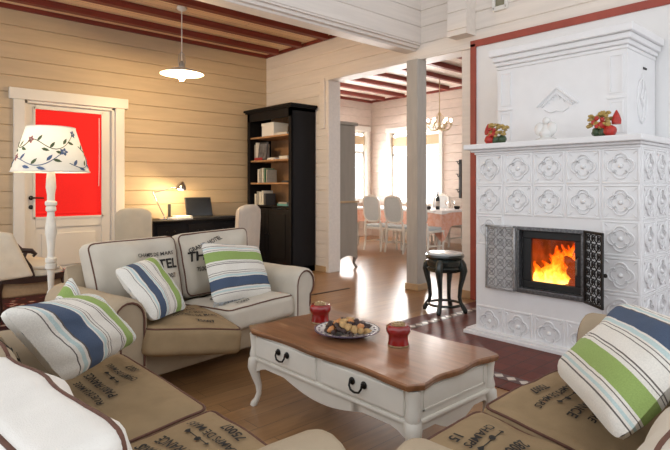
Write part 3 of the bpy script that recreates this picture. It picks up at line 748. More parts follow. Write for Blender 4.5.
def arm(parent, x, y0, y1, H, out, w=.20, z0=.09, m='linen'):
    r = w*.5; cx = x; cz = H - r
    prof = [(x-out*w/2, z0), (x-out*w/2, z0+.1), (x-out*w/2, (z0+cz)/2)]
    for k in range(13):
        a = PI - (PI+.95)*k/12; prof.append((cx + out*r*math.cos(a), cz + r*math.sin(a)))
    xo = cx + out*r*math.cos(-.95)
    prof += [(xo, cz - r*.95), (xo-out*.004, (z0+cz)/2), (xo-out*.004, z0)]
    n = len(prof); mx, mz = cx, (z0+H)/2
    def ring(y, s): return [(mx + (px-mx)*(1-s/(w/2)), y, mz + (pz-mz)*(1-s/((H-z0)/2))) for px, pz in prof]
    R = [ring(y0, .022), ring(y0-.008, .016) , ring(y0-.004, .006), ring(y0+.012, 0)]
    for k in range(1, 8): R.append(ring(y0 + .012 + (y1-y0-.03)*k/7, -.002*math.sin(k*2.1)))
    R += [ring(y1-.006, .006), ring(y1, .02)]
    vs = [p for rg in R for p in rg]; fs = [tuple(range(n)), tuple(range((len(R)-1)*n, len(R)*n))]
    for i in range(len(R)-1):
        for k in range(n):
            k2 = (k+1) % n; fs.append((i*n+k, i*n+k2, (i+1)*n+k2, (i+1)*n+k))
    b = B(); b.add(vs, fs); o = b.build('arm', M[m], parent, smooth=50)
    pr = ring(y0-.006, .02); b = B(); b.tube(pr[1:-1], .0065, 6); b.build('piping', M['piping'], o, smooth=60)
    return o
def sofa(name, label, loc, rz, W, D, H_arm, arm_w, army=(.0,.0), base_top=.27, back_h=.72, back_y=None, group=None, skip_feet=False, armm='linen', z0=.09):
    """local frame: x along the width from the left end, y=0 front, +y to the back"""
    t = thing(name, label, 'sofa', loc, rz)
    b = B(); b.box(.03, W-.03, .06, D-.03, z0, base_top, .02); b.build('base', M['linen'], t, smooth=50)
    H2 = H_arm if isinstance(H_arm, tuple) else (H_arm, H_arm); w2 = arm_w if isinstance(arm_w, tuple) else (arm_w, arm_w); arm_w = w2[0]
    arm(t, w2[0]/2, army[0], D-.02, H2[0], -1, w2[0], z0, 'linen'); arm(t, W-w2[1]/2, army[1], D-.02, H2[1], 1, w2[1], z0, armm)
    b = B(); by = D-.15 if back_y is None else back_y
    n = 14; vs = []; fs = []
    sec = [(by, base_top-.02), (by+.03, .5), (by+.055, back_h-.06), (by+.075, back_h-.015), (by+.105, back_h), (by+.135, back_h-.015), (by+.148, back_h-.06), (by+.145, .4), (by+.13, z0), (by, z0)]
    for i in range(n+1):
        x = arm_w*.55 + (W-arm_w*1.1)*i/n; e = 0 if 0 < i < n else .02
        for (yy, zz) in sec: vs.append((x, yy + (e if yy < by+.1 else -e), zz - e*.5))
    k = len(sec); fs += [tuple(range(k)), tuple(range(n*k, (n+1)*k))]
    for i in range(n):
        for j in range(k): fs.append((i*k+j, i*k+(j+1) % k, (i+1)*k+(j+1) % k, (i+1)*k+j))
    b.add(vs, fs); b.build('back', M['linen'], t, smooth=50)
    for fxx in (.09, W-.09):
        for fyy in (.12, D-.1):
            b = B(); b.lathe([(.022,0),(.03,.03),(.034,z0-.01),(.036,z0+.01)], 12, c=(fxx,fyy,0)); b.build('foot', M['darkwood'], t)
    return t
def loc_of(t):
    Mi = (Matrix.Translation(t.location) @ Matrix.Rotation(t.rotation_euler.z, 4, 'Z')).inverted()
    return lambda *p: [Mi @ V(q) for q in p]

# --- sofa A : near left, faces +X (local x = world Y, local y = -world X)
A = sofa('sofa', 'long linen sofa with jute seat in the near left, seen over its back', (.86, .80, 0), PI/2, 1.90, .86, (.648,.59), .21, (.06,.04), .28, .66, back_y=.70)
LA = loc_of(A)
wq = 'CHAMPS'
box_cushion('seat_cushion', M['jute'], A, LA((.915,1.63,.45),(.92,2.44,.45),(.33,2.42,.385),(.33,1.63,.385)), .16, .04, .03, 1,
    lettering=[('75007',.12,-.245,.040,0,.02),('CHAMPS DE MARS',.09,-.185,.036,0,.014),('<arrow>',.07,-.13,.034,0,0),('PARIS FRANCE',.03,-.085,.044,0,.02),('RUE DE LA MARE',.0,-.03,.036,0,.014),('GRAND HOTEL',-.02,.03,.05,0,.02)])
box_cushion('seat_cushion', M['jute'], A, LA((.905,1.03,.45),(.915,1.62,.455),(.33,1.62,.39),(.33,1.03,.385)), .16, .04, .03, 2,
    lettering=[('75007',.05,-.24,.042,0,.025),('CHAMPS DE MARS',.07,-.185,.038,0,.014),('<arrow>',.10,-.135,.036,0,0),('FRANCE',.13,-.085,.048,0,.02),('PARIS',.17,-.03,.05,0,.02)])
box_cushion('back_cushion', M['linen_lit'], A, LA((.41,1.0,.45),(.385,1.60,.44),(.30,1.60,.775),(.365,.93,.775)), .16, .04, .05, 3, rims=('top','bottom'), wr=.02)
box_cushion('back_cushion', M['linen'], A, LA((.41,1.61,.44),(.385,2.42,.44),(.27,2.42,.77),(.31,1.61,.79)), .17, .05, .05, 4, rims=('top','bottom'), wr=.012,
    lettering=[('HOTEL',-.25,.08,.07,0,.02),('CHAMPS DE MARS',-.24,.02,.034,0,.012),('PARIS 75007',-.24,-.04,.044,0,.012)])
# --- sofa B : far, faces the camera
RB = math.radians(8.9)
B2 = sofa('sofa', 'two seat linen sofa with jute seats standing behind the coffee table', (1.12-.11*math.cos(RB)+.0, 2.89-.11*math.sin(RB), 0), RB, 1.427+.22, .82, .585, .22, (0,0), .24, .70, back_y=.66, armm='linen_w')
LB = loc_of(B2)
box_cushion('seat_cushion', M['jute'], B2, LA and LB((1.225,2.85,.42),(1.745,2.715,.352),(1.83,3.43,.37),(1.12,3.36,.385)), .16, .045, .04, 5,
    lettering=[('75007',.09,-.235,.050,0,.02),('CHAMPS DE MARS',.06,-.15,.036,0,.012),('RUE DE LA MARE',.03,-.10,.036,0,.012),('PARIS FRANCE',.02,-.045,.044,0,.014),('GRAND HOTEL',.0,.02,.044,0,.014)])
def onB(x, y, z): return (Matrix.Translation(B2.location) @ Matrix.Rotation(RB, 4, 'Z')) @ V((x,y,z))
box_cushion('seat_cushion', M['linen_w'], B2, [(.80,-.01,.405),(1.43,.0,.41),(1.43,.58,.375),(.81,.58,.37)], .16, .045, .035, 6,
    lettering=[('75007',-.12,-.22,.05,0,.02),('CHAMPS DE MARS',-.08,-.15,.045,0,.014),('RUE DE LA MARE',-.08,-.095,.045,0,.014),('PARIS FRANCE',-.08,-.03,.05,0,.014)])
box_cushion('back_cushion', M['linen_w'], B2, [(.21,.50,.40),(.835,.50,.40),(.825,.61,.855),(.17,.61,.85)], .15, .055, .06, 7, rims=('top',), wr=.024,
    lettering=[('HOTEL',.13,.0,.09,0,.03),('CHAMPS DE MARS',.10,.09,.035,0,.01),('PARIS 75007',.12,-.07,.045,0,.01)])
bc = box_cushion('back_cushion', M['linen_w'], B2, [(.845,.50,.40),(1.46,.50,.40),(1.52,.61,.875),(.835,.61,.86)], .15, .055, .06, 8, rims=('top',), wr=.024,
    lettering=[('THOMAS',-.09,.02,.095,0,.03),('GRAND HOTEL',-.12,.12,.045,.25,.012),('75007 PARIS',-.11,-.06,.045,0,.01)])
# --- sofa C : near right, faces +Y (local x = -world X, local y = -world Y)
C3 = sofa('sofa', 'linen sofa with jute seats at the near right, facing away from the camera side', (2.33, .94, 0), PI, 1.50, .86, (.685,.645), (.21,.165), (.03,.18), .28, .66, back_y=.70)
C3['label'] = 'linen sofa at the near right, nearest the fireplace, jute seats facing the table'
LC = loc_of(C3)
# lettering is read from the sofa's own front
box_cushion('seat_cushion', M['jute'], C3, LC((2.11,.985,.475),(1.545,.985,.48),(1.545,.40,.40),(2.11,.40,.40)), .16, .04, .03, 9,
    lettering=[('75007',.05,-.22,.042,0,.025),('CHAMPS DE MARS',.03,-.165,.034,0,.014),('<arrow>',.03,-.115,.036,0,0),('PARIS FRANCE',.01,-.065,.044,0,.02),('RUE DE LA MARE',.0,-.01,.034,0,.014)])
box_cushion('seat_cushion', M['jute'], C3, LC((1.535,.985,.475),(1.07,.97,.465),(1.07,.40,.40),(1.535,.40,.40)), .16, .04, .03, 10,
    lettering=[('15',.02,-.225,.046,0,.025),('CHAMPS',-.03,-.175,.036,0,.018),('<arrow>',-.04,-.13,.034,0,0),('2800',-.06,-.08,.048,0,.02),('PARIS',-.06,-.02,.05,0,.02)])
box_cushion('back_cushion', M['linen_w'], C3, LC((2.12,.42,.44),(1.56,.42,.44),(1.56,.32,.76),(2.12,.32,.77)), .17, .05, .05, 11, rims=('top','bottom'), wr=.012)
box_cushion('back_cushion', M['linen_w'], C3, LC((1.55,.42,.44),(1.06,.42,.44),(1.05,.32,.75),(1.55,.32,.76)), .17, .05, .05, 12, rims=('top','bottom'), wr=.012)
# --- scatter cushions
pillow('striped cushion on the far end of the near left sofa', [(.525,1.90,.545),(.945,2.36,.505),(.70,2.19,.785),(.31,1.745,.855)], .19, False, 1, group='striped cushions on the sofas')
pillow('striped cushion tucked behind another at the near left sofa arm, only its tip showing', [(.66,2.25,.46),(.80,2.40,.57),(.70,2.44,.825),(.52,2.37,.61)], .08, False, 2, group='striped cushions on the sofas')
pillow('striped cushion turned sideways against the left arm of the far sofa', [(1.25,2.87,.445),(1.55,3.06,.44),(1.48,3.40,.74),(1.12,3.13,.72)], .15, False, 3, group='striped cushions on the sofas')
pillow('striped cushion standing upright on the right seat of the far sofa', [onB(.80,.16,.415),onB(1.32,.12,.405),onB(1.41,.37,.735),onB(.88,.40,.805)], .15, True, 4, fringe='bt', group='striped cushions on the sofas')
pillow('large striped cushion leaning on the right sofa near the fireplace', [(1.87,.885,.535),(1.37,.49,.575),(1.73,.36,.80),(2.21,.74,.745)], .17, True, 5, flip=True, fringe='t', group='striped cushions on the sofas')

# ------------------------------------------------------------------ coffee table
ct = thing('coffee_table', 'cream coffee table with brown wooden top and two drawers', 'coffee table', (1.915, 1.90, 0))
hx, hy = .31, .59                      # half sizes of the top
def outline(hx, hy, off=0):
    P = []
    def seg(x0, y0, x1, y1, nrm, n=24):
        for k in range(n):
            t = k/n; bulge = .004*math.cos(2*PI*t) + .009*math.cos(4*PI*(t-.5))
            P.append((x0+(x1-x0)*t + nrm[0]*(bulge+off), y0+(y1-y0)*t + nrm[1]*(bulge+off)))
    c = .03
    seg(-hx, -hy+c, -hx, hy-c, (-1,0)); seg(-hx+c, hy, hx-c, hy, (0,1)); seg(hx, hy-c, hx, -hy+c, (1,0)); seg(hx-c, -hy, -hx+c, -hy, (0,-1))
    return P
b = B(); lay = [(.396,-.02),(.402,-.006),(.410,-.004),(.416,.0),(.424,.0),(.430,-.006)]
rings = [[(x,y,z) for x,y in outline(hx,hy,o)] for z,o in lay]; n = len(rings[0]); vs = [p for r in rings for p in r]; fs = [tuple(range(n))[::-1], tuple(range(5*n,6*n))]
for i in range(5):
    for k in range(n): k2 = (k+1) % n; fs.append((i*n+k, i*n+k2, (i+1)*n+k2, (i+1)*n+k))
b.add(vs, fs); o = b.build('tabletop', M['tabletop'], ct, smooth=30); o['label'] = 'polished brown wooden top'
bx, by = .282, .562
b = B(); b.box(-bx, bx, -by, by, .262, .398, .006); b.box(-bx-.012, bx+.012, -by-.012, by+.012, .255, .272, .005)
for sx in (-1,1):
    for sy in (-1,1):
        b.lathe([(.03,.265),(.034,.285),(.026,.32),(.03,.37),(.034,.396)], 12, c=(sx*(bx-.012), sy*(by-.012), 0))
for s in (-1, 1):  # side panel framing on the short ends
    for (x0,x1,z0,z1) in ((-bx+.06,bx-.06,.30,.307),(-bx+.06,bx-.06,.383,.39),(-bx+.06,-bx+.068,.30,.39),(bx-.068,bx-.06,.30,.39)):
        b.box(x0, x1, s*by-.004, s*by+.004, z0, z1)
b.build('body', M['cream'], ct, smooth=30)
b = B()
def apron(p0, p1, nrm, n=28):
    p0 = V(p0); p1 = V(p1); top = []; bot = []
    for k in range(n+1):
        t = k/n; p = p0.lerp(p1, t); u = abs(2*t-1)
        z = .235 - .035*math.cos(PI*u*2)*(1 if u < .5 else 1) ; z = .225 - .045*max(0,math.cos(PI*u)) - .05*max(0,(u-.82)/.18)
        top.append(V((p.x,p.y,.26))); bot.append(V((p.x,p.y,z)))
    nv = V(nrm)*.018
    for k in range(n): b.prism([top[k], top[k+1], bot[k+1], bot[k]], nv)
apron((-bx,-by,0), (-bx,by,0), (1,0,0)); apron((bx,-by,0), (bx,by,0), (-1,0,0)); apron((-bx,-by,0), (bx,-by,0), (0,1,0)); apron((-bx,by,0), (bx,by,0), (0,-1,0))
b.build('apron', M['cream'], ct, smooth=30)
for sx in (-1,1):
    for sy in (-1,1):
        b = B(); d = V((sx, sy, 0)).normalized(); c0 = V((sx*(bx-.02), sy*(by-.02), 0))
        pr = [(.265,.0,.038),(.24,.018,.038),(.21,.024,.033),(.16,.012,.024),(.11,-.004,.018),(.07,-.006,.015),(.035,.006,.015),(.012,.022,.019),(0,.026,.018)]
        b.tube([c0 + d*o + V((0,0,z)) for z,o,r in pr], [r for z,o,r in pr], 10); b.build('leg', M['cream'], ct, smooth=60)
for yc in (-.27, .27):
    b = B(); b.box(-bx-.012, -bx+.02, yc-.25, yc+.25, .282, .388, .006)
    dw = b.build('drawer', M['cream'], ct, smooth=0)
    b = B()
    for s in (-1,1):
        b.sphere((-bx-.016, yc+s*.036, .352), .017, (.5,1,1), 10, 7); b.rod((-bx-.012,yc+s*.036,.356), (-bx-.03,yc+s*.036,.356), .006)
    b.tube([(-bx-.028, yc-.036, .356), (-bx-.034, yc-.036, .338), (-bx-.036, yc-.025, .322), (-bx-.037, yc, .317), (-bx-.036, yc+.025, .322), (-bx-.034, yc+.036, .338), (-bx-.028, yc+.036, .356)], .0048, 6)
    b.build('drop_pull', M['dark_pull'], dw)
# plate and its contents
pl = thing('serving_plate', 'white plate with dark rim holding dried fruit on the coffee table', 'plate', (1.905, 2.0, .430))
b = B(); b.lathe([(.07,0),(.085,.003),(.12,.018),(.168,.030),(.168,.034),(.12,.024),(.085,.010),(0,.008)], 40); b.build('dish', M['porcelain'], pl)
b = B(); b.lathe([(.161,.0335),(.170,.034),(.170,.0295)], 40, cap=False)
for k in range(22):
    a = 2*PI*k/22; b.sphere((.145*math.cos(a), .145*math.sin(a), .0305), .007, (1,1,.35), 8, 5)
b.build('painted_rim', M['plate_blue'], pl)
kinds = [('nut_tan','tan nut piled with dates on the dark rimmed plate','nut','tan nuts on the plate','walnut'),
         ('nut_dark','dark shiny date heaped on the dark rimmed plate','date','dark dates on the plate','date_fruit'),
         ('nut_orange','orange dried apricot piece on the dark rimmed plate','dried fruit','dried apricots on the plate','dried_apricot')]
proto = {}
rnd = random.Random(11)
for i in range(46):
    k = 0 if i % 4 == 0 else (2 if i % 7 == 2 else 1); mk, lab, cat, grp, nm = kinds[k]
    rr = .112*math.sqrt((i+.5)/46); a = i*2.39996
    x = 1.905 + rr*math.cos(a); y = 2.0 + rr*math.sin(a); z = .430 + .026 + .045*(1-(rr/.115)**2) + rnd.uniform(-.004,.006)
    if k not in proto:
        b = B(); b.sphere((0,0,0), .02 if k != 1 else .017, (1,1.25,.8) if k == 0 else ((.8,1.5,.75) if k == 1 else (1,1.2,.7)), 10, 7, wob=.45, seed=i)
        o = b.build(nm, M[mk], smooth=80); tag(o, lab, cat, grp); proto[k] = o
    else: o = proto[k].copy(); C.objects.link(o)
    o.location = (x, y, z); o.rotation_euler = (rnd.uniform(-.5,.5), rnd.uniform(-.5,.5), rnd.uniform(0,6.28))
def jar(loc, label, sc):
    t = thing('candle_jar', label, 'candle holder', loc, 0, 'red candle jars'); t.scale = (sc,)*3
    b = B(); b.lathe([(.045,0),(.050,.004),(.050,.012),(.047,.022),(.047,.046),(.051,.055),(.058,.066),(.060,.078),(.056,.091),(.047,.098),(.036,.098),(.034,.092),(0,.09)], 28); b.build('glass_body', M['redjar'], t)
    b = B(); b.lathe([(.0465,.0),(.052,.003),(.0515,.008)], 28, cap=False); b.build('gilt_foot', M['gold'], t); b = B()
    b.lathe([(.030,.092),(.034,.099),(.022,.103),(.0,.104)], 20, cap=False); 
    for k in range(8): a = k*PI/4; b.sphere((.022*math.cos(a), .022*math.sin(a), .103), .009, (1,1,.7), 8, 5)
    b.build('gilt_lid', M['gold'], t)
jar((1.968, 2.285, .430), 'red glass candle jar beyond the plate, farther from the camera', 1.05)
jar((1.963, 1.70, .430), 'red glass candle jar in front of the plate, nearer the fireplace', 1.02)

# ------------------------------------------------------------------ plant stand
ps = thing('plant_stand', 'dark green lacquered round stand with white top beside the red trim', 'stand', (4.19, 3.05, .006))
b = B(); b.lathe([(0,.545),(.165,.545),(.168,.552),(.168,.562),(.160,.565),(0,.565)], 36); b.build('marble_top', M['marble'], ps)
b = B(); b.lathe([(.145,.385),(.165,.40),(.172,.42),(.158,.435),(.168,.45),(.170,.485),(.158,.50),(.176,.515),(.184,.53),(.180,.546),(.165,.546)], 36); b.build('apron_ring', M['greenblack'], ps)
b = B(); pts = [(.155*math.cos(a), .155*math.sin(a), .075) for a in [2*PI*k/24 for k in range(24)]]; b.tube(pts, .013, 8, closed=True); b.build('stretcher_ring', M['greenblack'], ps)
for k in range(4):
    a = PI/4*2*k + .35; d = V((math.cos(a), math.sin(a), 0)); pr = [(.49,.145,.036),(.45,.170,.038),(.40,.182,.036),(.33,.170,.028),(.24,.150,.021),(.15,.142,.019),(.10,.150,.018),(.06,.175,.022),(.025,.195,.024),(.0,.20,.016)]
    b = B(); b.tube([d*o + V((0,0,z)) for z,o,r in pr], [r for z,o,r in pr], 10); b.build('leg', M['greenblack'], ps, smooth=60)

# ------------------------------------------------------------------ bookcase
bk = thing('bookcase', 'tall black bookcase in the corner with open shelves above doors', 'bookcase', (4.46, 6.32, 0))
D_, W_ = .425, 1.08; y0, y1 = -W_/2, W_/2; H = 2.28
b = B(); b.box(0, D_, y0, y0+.035, 0, H); b.box(0, D_, y1-.035, y1, 0, H); b.box(0, D_, y0, y1, .0, .08); b.box(.0, D_, y0, y1, H-.04, H)
b.box(-.006, .02, y0, y0+.06, .08, H); b.box(-.006, .02, y1-.06, y1, .08, H); b.box(-.006, .02, y0, y1, H-.12, H)
b.build('carcass', M['ebony'], bk, smooth=0)
b = B(); b.box(-.03, D_+.0, y0-.03, y1+.03, H, H+.02, .005); b.box(-.05, D_+.0, y0-.05, y1+.05, H+.02, H+.055, .008); b.build('cornice', M['ebony'], bk, smooth=0)
b = B(); b.box(D_-.02, D_-.005, y0+.035, y1-.035, .93, H-.04); b.build('backboard', M['shelf_back'], bk, smooth=0)
shz = (.92, 1.25, 1.58, 1.925)
for z in shz:
    b = B(); b.box(.012, D_-.02, y0+.035, y1-.035, z-.025, z, .003); b.build('shelf', M['shelf_back'] if z > 1 else M['ebony'], bk, smooth=0)
for s in (-1, 1):
    a0, a1 = (y0+.06, -.005) if s < 0 else (.005, y1-.06)
    b = B(); b.box(-.004, .018, a0, a1, .10, .88, .004); b.box(-.012, -.004, a0+.07, a1-.07, .17, .81, .006); dd = b.build('door', M['ebony'], bk, smooth=0)
    b = B(); b.sphere((-.02, s*.04, .52), .013); b.rod((-.004,s*.04,.52), (-.018,s*.04,.52), .005); b.build('knob', M['dark_pull'], dd)
def book(y, z, h, t, d, mk, label, x=.06, flat=False, cat='book', name='book', grp=None, thick=None):
    th = thing(name, label, cat, (4.46+x, 6.32+y, z), 0, grp)
    b = B()
    if flat:      # lying: h = length along y, t = thickness (z), d = depth
        b.box(0, d, -h/2, h/2, 0, .003); b.box(0, d, -h/2, h/2, t-.003, t); b.box(-.002, .002, -h/2, h/2, 0, t); b.build('cover', BOOK[mk], th, smooth=0)
        b = B(); b.box(.003, d-.004, -h/2+.004, h/2-.004, .003, t-.003); b.build('pages', M['paper'], th, smooth=0)
    else:
        b.box(0, d, -t/2, -t/2+.003, 0, h); b.box(0, d, t/2-.003, t/2, 0, h); b.box(-.003, .002, -t/2, t/2, 0, h); b.build('cover', BOOK[mk], th, smooth=0)
        b = B(); b.box(.003, d-.005, -t/2+.003, t/2-.003, .003, h-.004); b.build('pages', M['paper'], th, smooth=0)
    return th
# top shelf: white archive box, flat papers
bxm = thing('storage_box', 'white lidded box on the top shelf of the bookcase', 'box', (4.55, 6.47, 1.925))
b = B(); b.box(0, .26, -.15, .15, 0, .17, .004); b.build('box_body', M['paper'], bxm, smooth=0)
b = B(); b.box(-.006, .266, -.156, .156, .165, .205, .004); b.build('lid', M['paper'], bxm, smooth=0)
book(-.22, 1.925, .30, .035, .2, 'white', 'flat white book on the top shelf beside the white box', .05, True)
# second shelf
ys = [.42, .385, .35]
for i, (mk, h, t) in enumerate((('grey',.24,.03),('white',.27,.035),('white',.26,.03))):
    book(.43-.036*i, 1.58, h, t, .2, mk, ['grey book at the left end of the second shelf down','white book beside the grey one on the second shelf down','narrower white book next to the dark photo on the second shelf'][i])
pf = thing('photo_frame', 'dark picture leaning among the books on the second shelf', 'picture frame', (4.50, 6.55, 1.58))
b = B(); T = Matrix.Rotation(math.radians(8), 4, 'Y')
b.box(0, .015, -.11, .11, 0, .27, .003, T=T); b.build('frame', BOOK['dark'], pf, smooth=0)
b = B(); b.box(-.002, 0, -.085, .085, .025, .245, T=T); b.build('picture', mat('picture_print', (.22,.22,.24), .4, noise_amt=.7, noise_scale=14), pf, smooth=0)
o = B().box(0, .12, -.09, .09, 0, .04, .01).build('red_case', BOOK['red']); o.location = (4.475, 6.62, 1.58+.001); tag(o, 'small red case lying in front of the books on the second shelf', 'case')
book(.0, 1.58, .18, .03, .16, 'white', 'flat white book in the middle of the second shelf', .04, True); book(-.3, 1.58, .2, .045, .16, 'white', 'thick flat white book at the right of the second shelf', .04, True)
for i, (mk, h, t) in enumerate((('white',.20,.05),('grey',.21,.03),('white',.215,.045),('green',.21,.03),('grey',.19,.03))):
    book(.34-.053*i, 1.25, h, t-.006, .17, mk, ['white book at the left end of the third shelf down','grey book second from the left on the third shelf','white book in the middle of the row on the third shelf','green spined book on the third shelf','low grey book ending the row on the third shelf'][i])
o = B().box(0, .1, -.07, .07, 0, .025, .008).build('black_case', BOOK['dark']); o.location = (4.50, 6.32-.33, 1.251); tag(o, 'small black case at the right end of the third shelf', 'case')
for i, (mk, h, t) in enumerate((('white',.16,.05),('grey',.20,.055),('white',.19,.06),('white',.21,.05),('dark',.17,.05))):
    book(.42-.062*i, .921, h, t-.006, .17, mk, ['short white book at the left end of the lowest open shelf','grey book second on the lowest open shelf','thick white book in the middle of the lowest open shelf','tall white book on the lowest open shelf','black book ending the row on the lowest open shelf'][i])
book(-.28, .921, .24, .028, .17, 'teal', 'teal book lying under another at the right of the lowest shelf', .04, True); book(-.27, .950, .20, .022, .15, 'grey', 'grey book lying on top of the teal one', .05, True)

# ------------------------------------------------------------------ desk and what stands on it
dk = thing('desk', 'black desk with curved front and drawers along the log wall', 'desk', (3.45, 6.70, 0))
b = B(); b.box(-.67, .67, -.27, .27, .735, .76, .008); b.build('desktop', M['ebony'], dk, smooth=0)
b = B(); n = 20
for k in range(n):
    f = lambda t: -.225 - .03*math.cos(2*PI*(t-.5)*1.0)
    t0, t1 = k/n, (k+1)/n; b.add([(-.62+1.24*t0, f(t0), .45), (-.62+1.24*t1, f(t1), .45), (-.62+1.24*t1, f(t1), .735), (-.62+1.24*t0, f(t0), .735)], [(0,1,2,3)])
    b.add([(-.62+1.24*t0, f(t0), .45), (-.62+1.24*t1, f(t1), .45), (-.62+1.24*t1, .25, .45), (-.62+1.24*t0, .25, .45)], [(0,1,2,3)])
b.add([(-.62,f(0),.45),(-.62,.25,.45),(-.62,.25,.735),(-.62,f(0),.735)], [(0,1,2,3)]); b.add([(.62,f(1),.45),(.62,.25,.45),(.62,.25,.735),(.62,f(1),.735)], [(0,1,2,3)]); b.add([(-.62,.25,.45),(.62,.25,.45),(.62,.25,.735),(-.62,.25,.735)], [(0,1,2,3)])
b.build('carcass', M['ebony'], dk, smooth=40)
for xc in (-.40, 0, .40):
    dep = -.225 - .03*math.cos(2*PI*((xc+.62)/1.24-.5))
    b = B(); b.box(xc-.18, xc+.18, dep-.014, dep+.03, .50, .70, .006); dw = b.build('drawer', M['ebony'], dk, smooth=0)
    b = B(); b.tube([(xc-.05, dep-.014, .61), (xc-.045, dep-.035, .60), (xc+.045, dep-.035, .60), (xc+.05, dep-.014, .61)], .005, 6); b.sphere((xc-.05,dep-.018,.61), .012); b.sphere((xc+.05,dep-.018,.61), .012); b.build('pull', M['dark_pull'], dw)
for sx in (-1,1):
    for sy in (-1,1):
        b = B(); b.tube([(sx*.59, sy*.21, .5), (sx*.60, sy*.22, .40), (sx*.585, sy*.21, .2), (sx*.58, sy*.205, .05), (sx*.595, sy*.215, 0)], [.035,.033,.02,.016,.02], 8); b.build('leg', M['ebony'], dk)
lp = thing('laptop', 'open black laptop on the desk beside the lit lamp', 'laptop', (3.60, 6.62, .76), 0)
b = B(); b.box(-.19, .19, -.13, .12, 0, .018, .004); b.build('keyboard_base', M['laptop'], lp, smooth=0)
Ts = Matrix.Translation((0,.12,.016)) @ Matrix.Rotation(math.radians(-14), 4, 'X')
b = B(); b.box(-.20, .20, -.004, .008, 0, .275, .004, T=Ts); ls = b.build('lid', M['laptop'], lp, smooth=0)
b = B(); b.box(-.185, .185, -.0055, -.004, .018, .262, T=Ts); b.build('screen', M['screen'], ls, smooth=0)
dl = thing('desk_lamp', 'chrome jointed desk lamp, lit, at the left end of the desk', 'lamp', (3.07, 6.72, .76))
b = B(); b.lathe([(.075,0),(.075,.012),(.03,.022),(.012,.03),(.012,.05)], 20); b.build('base', M['chrome'], dl)
b = B(); b.rod((0,0,.04), (-.15,.02,.355), .007); b.build('lower_arm', M['chrome'], dl)
b = B(); b.rod((-.155,.02,.35), (.16,-.08,.435), .007); b.sphere((-.15,.02,.355), .013); b.build('upper_arm', M['chrome'], dl)
Tl = Matrix.Translation((.20,-.09,.44)) @ Matrix.Rotation(.25, 4, 'Y')
b = B(); b.lathe([(.075,-.05),(.07,-.02),(.05,.02),(.03,.045),(.02,.06),(0,.06)], 20, T=Tl, cap=False); b.lathe([(.073,-.05),(.068,-.021),(.048,.018),(.0,.04)], 20, T=Tl, cap=False); b.build('lamp_shade', M['chrome'], dl)
b = B(); b.sphere((0,0,-.03), .025, T=Tl); b.build('bulb', M['bulb'], dl)
o = B().box(-.13, .13, -.10, .10, 0, .025, .003).build('paper_stack', M['paper']); o.location = (3.23, 6.58, .76); o.rotation_euler = (0,0,.2); tag(o, 'stack of white papers under the desk lamp', 'papers')
o = B().box(-.11, .11, -.08, .08, 0, .02, .003).build('notebook', M['paper']); o.location = (3.27, 6.60, .786); o.rotation_euler = (0,0,-.15); tag(o, 'white notebook lying on the stack of papers on the desk', 'notebook')
o = B().box(-.15, .15, -.1, .1, 0, .022, .004).build('folder', M['laptop']); o.location = (3.93, 6.60, .76); tag(o, 'flat black folder on the desk right of the laptop', 'folder')
ph = thing('cordless_phone', 'slim dark phone standing upright near the desk lamp', 'phone', (3.17, 6.78, .76))
b = B(); b.box(-.03,.03,-.03,.03,0,.03,.006); b.build('cradle', M['laptop'], ph, smooth=0)
b = B(); b.box(-.02,.02,-.012,.012,.03,.20,.008); b.build('handset', M['laptop'], ph, smooth=0)

# covered chairs by the desk
def covered_chair(label, loc, rz, m, w, hb):
    t = thing('covered_chair', label, 'chair', loc, rz)
    b = B()                      # local: seat faces +y
    n = 10; prof = [(-.20,.16),(-.235,.45),(-.26,hb-.10),(-.262,hb-.02),(-.245,hb),(-.215,hb-.01),(-.20,hb-.06),(-.17,.50),(-.16,.16)]
    vs = []; fs = []; k = len(prof)
    for i in range(n+1):
        u = i/n*2-1; x = w/2*u
        for (yy, zz) in prof: vs.append((x + .008*math.sin(zz*14+i), yy + .03*u*u + .006*math.sin(i*2.3), zz - (.05*u**4 if zz > .6 else 0)))
    for i in range(n):
        for j in range(k-1): fs.append((i*k+j, i*k+j+1, (i+1)*k+j+1, (i+1)*k+j))
        fs.append((i*k+k-1, i*k, (i+1)*k, (i+1)*k+k-1))
    fs += [tuple(range(k)), tuple(range(n*k,(n+1)*k))]; b.add(vs, fs); b.build('backrest', m, t, smooth=50)
    b = B(); b.box(-w/2, w/2, -.20, .25, .36, .47, .03); b.build('seat', m, t, smooth=50)
    b = B()
    for i in range(24):
        u0, u1 = i/24, (i+1)/24
        def sk(u):
            q = u*4 % 4; s = int(q); f = q-s; c = [(-w/2,-.2),(w/2,-.2),(w/2,.25),(-w/2,.25),(-w/2,-.2)]
            x = c[s][0]+(c[s+1][0]-c[s][0])*f; y = c[s][1]+(c[s+1][1]-c[s][1])*f; g = 1+.02*math.sin(u*60); return x*g, y*g
        (xa,ya),(xb_,yb) = sk(u0), sk(u1 if u1 < 1 else .9999)
        b.add([(xa,ya,.40),(xb_,yb,.40),(xb_*1.04,yb*1.04,.16),(xa*1.04,ya*1.04,.16)], [(0,1,2,3)])
    b.build('skirt', m, t, smooth=50)
    for sx in (-1,1):
        for y in (-.18,.22):
            b = B(); b.rod((sx*(w/2-.03), y, 0), (sx*(w/2-.03), y, .37), .016, .02); b.build('leg', M['darkwood'], t)
    return t
covered_chair('chair under a loose buff slipcover left of the desk', (2.40, 5.95, 0), -.55, M['slip'], .38, .96)
covered_chair('pale linen covered chair between the desk and the bookcase', (3.66, 5.86, 0), .15, M['slip_p'], .36, .97)

